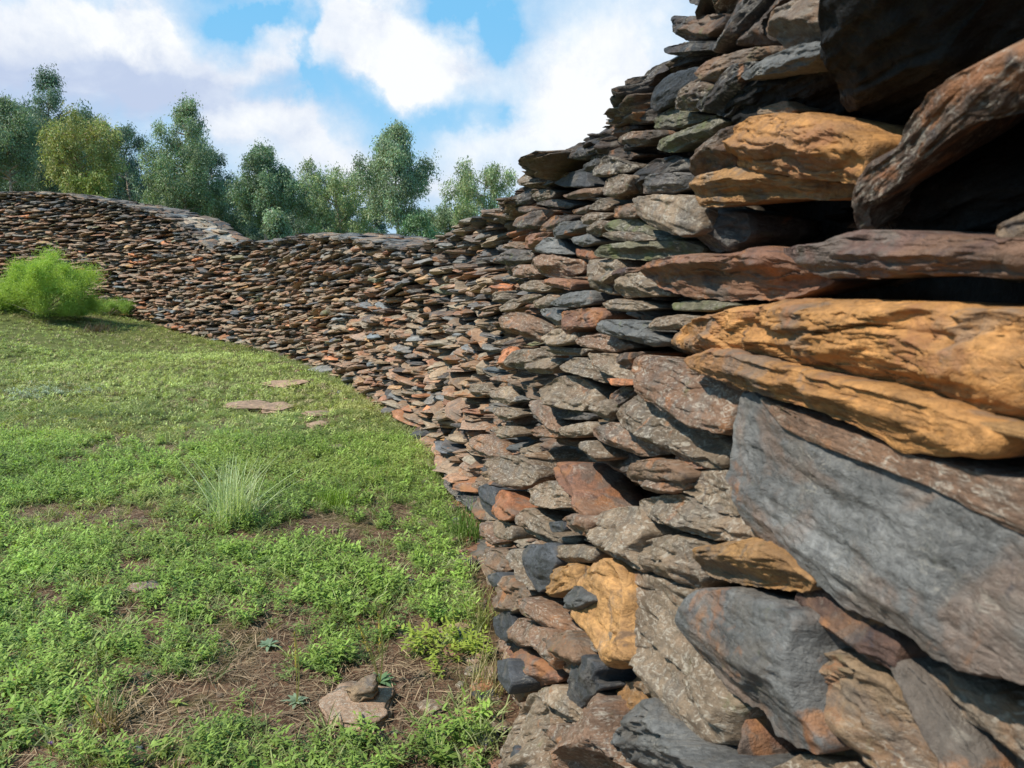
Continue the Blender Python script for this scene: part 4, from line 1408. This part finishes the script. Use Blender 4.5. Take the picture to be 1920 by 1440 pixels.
tuft(438, 985, 'grass_tuft', 'tall pale blue green grass tuft standing alone in the weeds', 'grass tuft', n=300, hgt=.37, w=.0048, spread=.8, basew=.05, seed=3, col=(.50, .56, .30), var=.35)
tuft(630, 950, 'grass_tuft', 'small yellow green fine leaved tuft to the right of the tall pale one', 'grass tuft', n=200, hgt=.13, w=.004, spread=.7, basew=.06, seed=4, col=(.20, .31, .03))
tuft(195, 1365, 'dry_tuft', 'dead straw coloured tuft at the bottom left', 'grass tuft', n=110, hgt=.12, w=.004, spread=.9, basew=.03, seed=5, col=(.36, .26, .15))
tuft(925, 1300, 'dry_tuft', 'dry yellow stalks leaning on the wall foot in the foreground', 'grass tuft', n=70, hgt=.22, w=.0035, spread=.6, basew=.05, seed=6, col=(.42, .34, .17))
tuft(900, 1170, 'dry_tuft', 'yellowish green and dry stalks against the wall, behind the foreground ones', 'grass tuft', n=70, hgt=.2, w=.0035, spread=.6, basew=.05, seed=7, col=(.32, .32, .10))
tuft(700, 880, 'grass_tuft', 'leafy green grass clump close to the small grey stone near the wall', 'grass tuft', n=120, hgt=.12, w=.006, spread=.9, basew=.05, seed=8, col=(.13, .25, .05))
tuft(880, 1010, 'grass_tuft', 'upright green grass by the wall, beyond the dry stalks', 'grass tuft', n=160, hgt=.22, w=.005, spread=.6, basew=.06, seed=9, col=(.17, .26, .06))


def rosette(px, py, R_, n, col, label, up=.6, w=.2, stalks=0, sh=.25):
    b = gpoint(px, py)
    r = np.random.default_rng(int(px))
    t_ = empty('rosette_plant', tuple(b))
    tag(t_, label, 'plant')
    parts = []
    for k in range(n):
        a = k * 2.399 + r.uniform(-.2, .2)
        d = np.array([math.cos(a), math.sin(a), up * (0.4 + 1.6 * k / n)])
        v, q = leaf_strip(np.array([0, 0, 0.008]), d, np.array([0, 0, 1.0]), R_ * r.uniform(.7, 1.1) * (1 - .4 * k / n), R_ * w, .35, 5)
        parts.append((v, q, np.array(col) * r.uniform(.8, 1.2)))
    o = plant_soup(parts, 'leaves', M_HERB, b, t_)
    for j in range(stalks):
        a = r.uniform(0, 6.28)
        top = np.array([math.cos(a) * .06 - .05, math.sin(a) * .05, sh * r.uniform(.85, 1.1)])
        parts = []
        for side in (np.array([1.0, 0, 0]), np.array([0, 1.0, 0])):
            tt = np.linspace(0, 1, 7)
            c = np.outer(tt, top) + np.outer(np.sin(tt * 3.1) * .012, side)
            V = np.empty((14, 3)); V[0::2] = c - side * .0026; V[1::2] = c + side * .0026
            parts.append((V, [(2 * i, 2 * i + 1, 2 * i + 3, 2 * i + 2) for i in range(6)], np.array((.34, .30, .10))))
        for i in range(26):
            tt = r.uniform(.45, 1)
            d = np.array([r.normal(), r.normal(), 1.2])
            v, q = leaf_strip(top * tt, d, np.array([0.1, 0, 1.0]), .012, .006, 0, 1)
            parts.append((v, q, np.array((.62, .48, .08)) * r.uniform(.7, 1.2)))
        plant_soup(parts, 'flower_stalk', M_GRASS, b, t_)


rosette(712, 1285, .085, 18, (.16, .26, .12), 'dark green rosette with two thin yellow flower stalks beside the foreground slab', stalks=2, sh=.30)
rosette(556, 1322, .062, 18, (.25, .32, .20), 'grey green star shaped rosette with one thin stalk, left of the foreground slab', stalks=1, sh=.28)
rosette(503, 1215, .07, 16, (.22, .30, .19), 'blue green rosette without stalks among the weeds, farther back than the grey green one')
rosette(332, 1322, .045, 9, (.34, .38, .10), 'tiny pale yellow green star shaped seedling on bare straw', up=.6, w=.2)
rosette(820, 1165, .10, 14, (.16, .30, .05), 'broad bright green leafy clump near the wall foot', up=1.2)
rosette(222, 1400, .04, 6, (.14, .24, .10), 'thin upright stem with few leaves at the bottom edge', up=1.5, stalks=1, sh=.2)
# yellow green weed by the wall
b = gpoint(862, 1225)
r = np.random.default_rng(8)
parts = []
for k in range(20):
    v, q, c = HERB[k % 10]
    parts.append((v * r.uniform(.8, 1.5) + [r.normal(0, .07), r.normal(0, .07), 0], q, c * np.array((.30, .36, .06))))
o = plant_soup(parts, 'yellow_weed', M_HERB, b)
tag(o, 'yellow green leafy weed growing near the wall foot in the foreground', 'weed')
# silvery creeping patch, left far
b = gpoint(70, 738)
parts = []
for k in range(70):
    v, q, c = HERB[k % 10]
    parts.append((v * [1.2, 1.2, .7] + [r.normal(0, .28), r.normal(0, .25), 0], q, c * np.array((.32, .36, .24))))
o = plant_soup(parts, 'silvery_plant', M_HERB, b)
tag(o, 'silvery grey creeping plant in the turf at the left', 'plant')
# purple flower
b = gpoint(97, 1420)
t_ = empty('purple_flower', tuple(b))
tag(t_, 'single small purple flower at the bottom left', 'flower')
plant_soup(blades(n=3, hgt=.05, w=.003, spread=.1, basew=.002, seed=2, col=(.1, .2, .05)), 'stem', M_GRASS, b, t_)
parts = []
for k in range(30):
    d = np.array([r.normal(), r.normal(), r.uniform(.1, 1.2)])
    v, q = leaf_strip(np.array([0, 0, .045]), d, np.array([.1, 0, 1.0]), .010, .005, 0, 1)
    parts.append((v, q, np.array((.22, .10, .30))))
plant_soup(parts, 'petals', M_HERB, b, t_)


# ---------------------------------------------------------------- feathery bush
def feather_bush(px, py, wid, hgt, n, seed, col, label, name='feathery_bush'):
    b = gpoint(px, py)
    r = np.random.default_rng(seed)
    parts = []
    nl = n
    # lobes of fine needle leaves
    lobes = []
    for _ in range(60):
        lx = r.uniform(-.44, .44)
        hm = .80 - .9 * (lx - .14) ** 2 - .25 * max(0, -lx)
        lobes.append((lx * wid, r.uniform(-.3, .3) * wid, r.uniform(.02, 1.0) * hm * hgt, r.uniform(.05, .15) * wid))
    lobes[0] = (0.16 * wid, 0, hgt * .80, .12 * wid)
    idx = r.integers(0, len(lobes), nl)
    Lb = np.array(lobes)[idx]
    dirs = r.normal(0, 1, (nl, 3)); dirs /= np.linalg.norm(dirs, axis=1)[:, None]
    rad = Lb[:, 3] * np.abs(r.normal(.55, .38, nl))
    P = Lb[:, :3] + dirs * rad[:, None] * [1, 1, .95]
    keep = P[:, 2] > 0.0
    P = P[keep]; dirs = dirs[keep]
    m = len(P)
    d = dirs * .35 + np.array([0, 0, .45]) + r.normal(0, .55, (m, 3))
    d /= np.linalg.norm(d, axis=1)[:, None]
    L = r.uniform(.025, .065, m)[:, None]
    sd = np.cross(d, r.normal(0, 1, (m, 3))); sd /= np.linalg.norm(sd, axis=1)[:, None]
    w = .0032
    V = np.stack([P - sd * w, P + sd * w, P + d * L + sd * w * .3, P + d * L - sd * w * .3], 1).reshape(-1, 3)
    q = np.arange(m * 4).reshape(m, 4)
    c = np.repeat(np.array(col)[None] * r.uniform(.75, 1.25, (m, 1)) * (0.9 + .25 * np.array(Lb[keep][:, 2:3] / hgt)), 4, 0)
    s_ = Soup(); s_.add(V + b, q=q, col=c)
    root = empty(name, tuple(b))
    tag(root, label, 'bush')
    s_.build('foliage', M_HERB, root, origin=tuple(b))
    s2 = Soup()
    for k in range(14):
        lb = lobes[k]
        tube(s2, [b, b + np.array(lb[:3]) * .5 + [0, 0, .03], b + np.array(lb[:3])], [.014, .010, .004])
    s2.build('stems', M_BARK, root, origin=tuple(b), smooth=True)


def tube(soup, pts, rad, ns=6):
    pts = [np.asarray(p, float) for p in pts]
    V = []
    for i, p in enumerate(pts):
        d = (pts[min(i + 1, len(pts) - 1)] - pts[max(i - 1, 0)])
        d = d / (np.linalg.norm(d) + 1e-9)
        a = np.cross(d, [0.3, 1, 0.1]); a /= np.linalg.norm(a) + 1e-9
        bb = np.cross(d, a)
        th = np.linspace(0, 2 * math.pi, ns, endpoint=False)
        V.append(p + rad[i] * (np.outer(np.cos(th), a) + np.outer(np.sin(th), bb)))
    J = np.arange(len(pts) * ns).reshape(len(pts), ns)
    a = J[:-1]; b = J[1:]
    q = np.stack([a.ravel(), np.roll(a, -1, 1).ravel(), np.roll(b, -1, 1).ravel(), b.ravel()], 1)
    soup.add(np.concatenate(V), q=q)


feather_bush(72, 592, 2.15, 1.38, 120000, 3, (.38, .49, .10), 'bright lime green feathery bush in front of the far left wall')
feather_bush(205, 590, 1.5, .30, 22000, 4, (.27, .38, .10), 'low green scrub at the right foot of the lime green bush', 'low_scrub')
tuft(183, 622, 'dry_clump', 'brown dead clump in the grass in front of the lime green bush', 'dry clump', n=220, hgt=.22, w=.008, spread=1.3, basew=.12, seed=12, col=(.14, .10, .07))


# ---------------------------------------------------------------- trees beyond the wall
def make_tree(seed, height, width, base_clear, col, nleaf, shape='cone', name='eucalyptus_tree', label='', group=None, leafL=.16, trunks=1):
    """returns root empty at the origin with trunk and crown"""
    r = np.random.default_rng(seed)
    root = empty(name)
    tag(root, label, 'tree', group)
    ts = Soup()
    ends = []
    for tk in range(trunks):
        lean = r.normal(0, .03) + (0.12 * (tk - .5) if trunks > 1 else 0)
        npt = 9
        tr = [np.array([lean * height * t + .12 * math.sin(t * 5 + seed) * t, .1 * math.cos(t * 4 + seed) * t, height * .93 * t]) for t in np.linspace(0, 1, npt)]
        r0_ = height * .011 + .03
        tube(ts, tr, [r0_ * (1 - .9 * t) for t in np.linspace(0, 1, npt)], 8)
        nb = 36 if shape != 'round' else 28
        for k in range(nb):
            t = base_clear + (1 - base_clear) * (k + r.uniform(0, 1)) / nb
            t = min(t, .98)
            f = (t - base_clear) / (1 - base_clear)
            if shape == 'cone':
                wr = .5 * width * min(1.0, .55 + f * 1.8) * (1 - f ** 1.35) + .10
            elif shape == 'round':
                wr = .5 * width * math.sqrt(max(.05, 1 - (f * 1.25 - .45) ** 2))
            else:
                wr = .5 * width * (1.0 - .45 * f)
            wr *= r.uniform(.5, 1.25)
            a = k * 2.399 + r.uniform(-.5, .5)
            p0 = tr[0] + (tr[-1] - tr[0]) * min(.97, t)
            i = min(npt - 2, int(t / .93 * (npt - 1) * .93)); p0 = np.array([np.interp(t * height, [q[2] for q in tr], [q[c] for q in tr]) for c in range(3)])
            rise = r.uniform(.25, .75)
            p2 = p0 + np.array([math.cos(a) * wr, math.sin(a) * wr, wr * rise])
            p1 = p0 + (p2 - p0) * .5 + [0, 0, -.04 * wr]
            tube(ts, [p0, p1, p2], [r0_ * .38 * (1 - .6 * f) + .01, r0_ * .26, .008], 5)
            ends.append((p1 + (p2 - p1) * .4, wr * .18 + .05)); ends.append((p2, wr * .22 + .12)); ends.append((p2 + [0, 0, wr * .25], wr * .16 + .10))
            if wr > .8:
                for _ in range(1):
                    b_ = p1 + np.array([r.normal(), r.normal(), r.normal() * .6]) * wr * .30
                    ends.append((b_, wr * .22 + .1))
        ends.append((tr[-1], .35)); ends.append((tr[-1] + [0, 0, height * .045], .22))
    V = []
    E = np.array([e[0] for e in ends]); ER = np.array([e[1] for e in ends])
    tone = r.uniform(.72, 1.3, len(E))
    # leaf sprays: each clump is a handful of smaller sprays, which hang a little
    pr = ER ** 1.7; pr /= pr.sum()
    ns_ = nleaf // 22
    ci = r.choice(len(E), ns_, p=pr)
    sp_c = E[ci] + r.normal(0, 1, (ns_, 3)) * (ER[ci] * .50)[:, None] * [1, 1, .8]
    li = np.repeat(np.arange(ns_), 22)
    spt = r.uniform(.75, 1.28, ns_)
    P = sp_c[li] + r.normal(0, 1, (len(li), 3)) * [.09, .09, .13] * (0.5 + height / 14)
    m = len(P)
    d = np.array([0, 0, -.8]) + r.normal(0, .65, (m, 3)); d /= np.linalg.norm(d, axis=1)[:, None]
    sd = np.cross(d, r.normal(0, 1, (m, 3))); sd /= np.linalg.norm(sd, axis=1)[:, None]
    L = leafL * r.uniform(.6, 1.3, m)[:, None]; w = L * .16
    V = np.stack([P, P + d * L * .5 + sd * w, P + d * L, P + d * L * .5 - sd * w], 1).reshape(-1, 3)
    q = np.arange(m * 4).reshape(m, 4)
    g = tone[ci][li] * spt[li] * r.uniform(.85, 1.15, m)
    c = np.repeat(np.array(col)[None] * g[:, None] * (1 + r.normal(0, .08, (m, 3))), 4, 0)
    cs_ = Soup(); cs_.add(V, q=q, col=np.clip(c, .003, 1))
    ts.build('trunk', M_BARK, root, smooth=True)
    cs_.build('crown', M_CROWN, root)
    return root


def place_tree(root, px, ytop, dist, height):
    u0, v0 = px_uv(px, ytop)
    ztop_ = CAMH + v0 * dist
    root.location = (u0 * dist, dist, ztop_ - height)


def metre(pxw, dist):
    return pxw / FPX * dist


def tree(px, ytop, wpx, dist, seed, col, label, shape='cone', clear=.3, nleaf=22000, base_y=475, trunks=1, name='eucalyptus_tree', leafL=.115, group=None):
    u0, v0 = px_uv(px, ytop)
    zt = CAMH + v0 * dist
    zb = -0.3
    hgt = zt - zb
    t = make_tree(seed, hgt, metre(wpx, dist), clear, col, int(nleaf * 1.5), shape, name, label, group, leafL, trunks)
    t.location = (u0 * dist, dist, zb)
    return t


DG = (.150, .210, .150); MG = (.235, .300, .180); LG = (.30, .36, .19); YG = (.300, .310, .110)
tree(76, 118, 130, 36, 21, DG, 'tallest dark eucalyptus at the far left, behind the yellow green tree', clear=.25, nleaf=26000)
tree(12, 175, 130, 33, 22, MG, 'eucalyptus with a pale straight trunk cut by the left picture edge', clear=.58, nleaf=20000)
tree(134, 232, 108, 30, 23, YG, 'small yellow green tree with pale forking branches', shape='round', clear=.55, nleaf=15000, name='yellow_tree')
tree(150, 205, 90, 42, 24, DG, 'dark crown showing just above the yellow green tree', clear=.4)
tree(172, 338, 75, 27, 25, (.19, .22, .055), 'low yellowish shrub beside the yellow green tree', shape='round', clear=.05, nleaf=12000, name='young_tree')
tree(248, 236, 95, 40, 26, DG, 'dark tree with a ragged top between the yellow green tree and the tall pointed one', shape='col', clear=.3)
tree(330, 180, 135, 34, 27, MG, 'tall pointed eucalyptus standing above the dip of the wall', clear=.36, nleaf=28000)
tree(398, 275, 110, 37, 28, DG, 'dark tree joined to the right side of the tall pointed eucalyptus', clear=.25)
tree(491, 270, 105, 33, 29, (.20, .27, .165), 'slim eucalyptus with a clear reddish trunk in the middle of the gap', clear=.50, nleaf=20000)
tree(566, 345, 95, 38, 30, DG, 'dark lower tree right of the slim eucalyptus', shape='col', clear=.15)
tree(636, 338, 115, 34, 31, LG, 'light green bushy tree left of the isolated tall eucalyptus', shape='round', clear=.15, nleaf=24000)
tree(737, 232, 130, 32, 32, (.275, .34, .215), 'isolated tall eucalyptus with several pale trunks, standing highest over the middle of the wall', clear=.44, nleaf=28000)
tree(838, 395, 90, 38, 33, MG, 'low tree between the isolated tall eucalyptus and the round topped one', shape='round', clear=.1)
tree(905, 325, 105, 35, 34, LG, 'round topped pale green tree nearest the near stretch of the wall', shape='round', clear=.15, nleaf=24000)
tree(782, 408, 70, 29, 35, (.15, .23, .12), 'small leafy tree at the right foot of the isolated tall eucalyptus', shape='round', clear=.05, nleaf=12000, name='young_tree')
tree(522, 400, 42, 29, 36, MG, 'small light green sapling just right of the slim eucalyptus', shape='round', clear=.05, nleaf=9000, name='young_tree')
# the darker belt behind, one tree after another
protos = [make_tree(60 + k, 9.0, 4.6, .12, (.125, .185, .140), 26000, ('col', 'cone', 'round')[k % 3], 'background_tree', 'dark green tree in the dense belt behind the nearer eucalyptus trees', 'trees of the dark belt behind the wall', .2) for k in range(5)]
SKY_LINE = [(-300, 150), (0, 200), (60, 190), (150, 225), (200, 270), (260, 262), (330, 270), (400, 300), (440, 345), (500, 345), (600, 360), (700, 350), (780, 400), (860, 415), (940, 405), (1050, 420), (1300, 380)]
k = 0
for row, (dist, drop) in enumerate(((44, 0), (40, 60))):
    for px in range(-260, 1250, 46):
        pxx = px + random.uniform(-14, 14) + row * 20
        top = np.interp(pxx, [a for a, b in SKY_LINE], [b for a, b in SKY_LINE]) + random.uniform(12, 75) + drop
        if k < len(protos):
            o = protos[k]
        else:
            src = protos[random.randrange(len(protos))]
            o = src.copy(); COL.objects.link(o)
            for ch in src.children:
                cc = ch.copy(); COL.objects.link(cc); cc.parent = o
        k += 1
        dd_ = dist + random.uniform(-2, 2)
        u0, v0 = px_uv(pxx, float(top))
        hh_ = CAMH + v0 * dd_ + 0.3
        o.location = (u0 * dd_, dd_, -0.3)
        s3 = hh_ / 9.3
        o.scale = (max(.75, s3 * random.uniform(.9, 1.1)), max(.75, s3), s3)
        o.rotation_euler = (0, 0, random.uniform(0, 6.28))
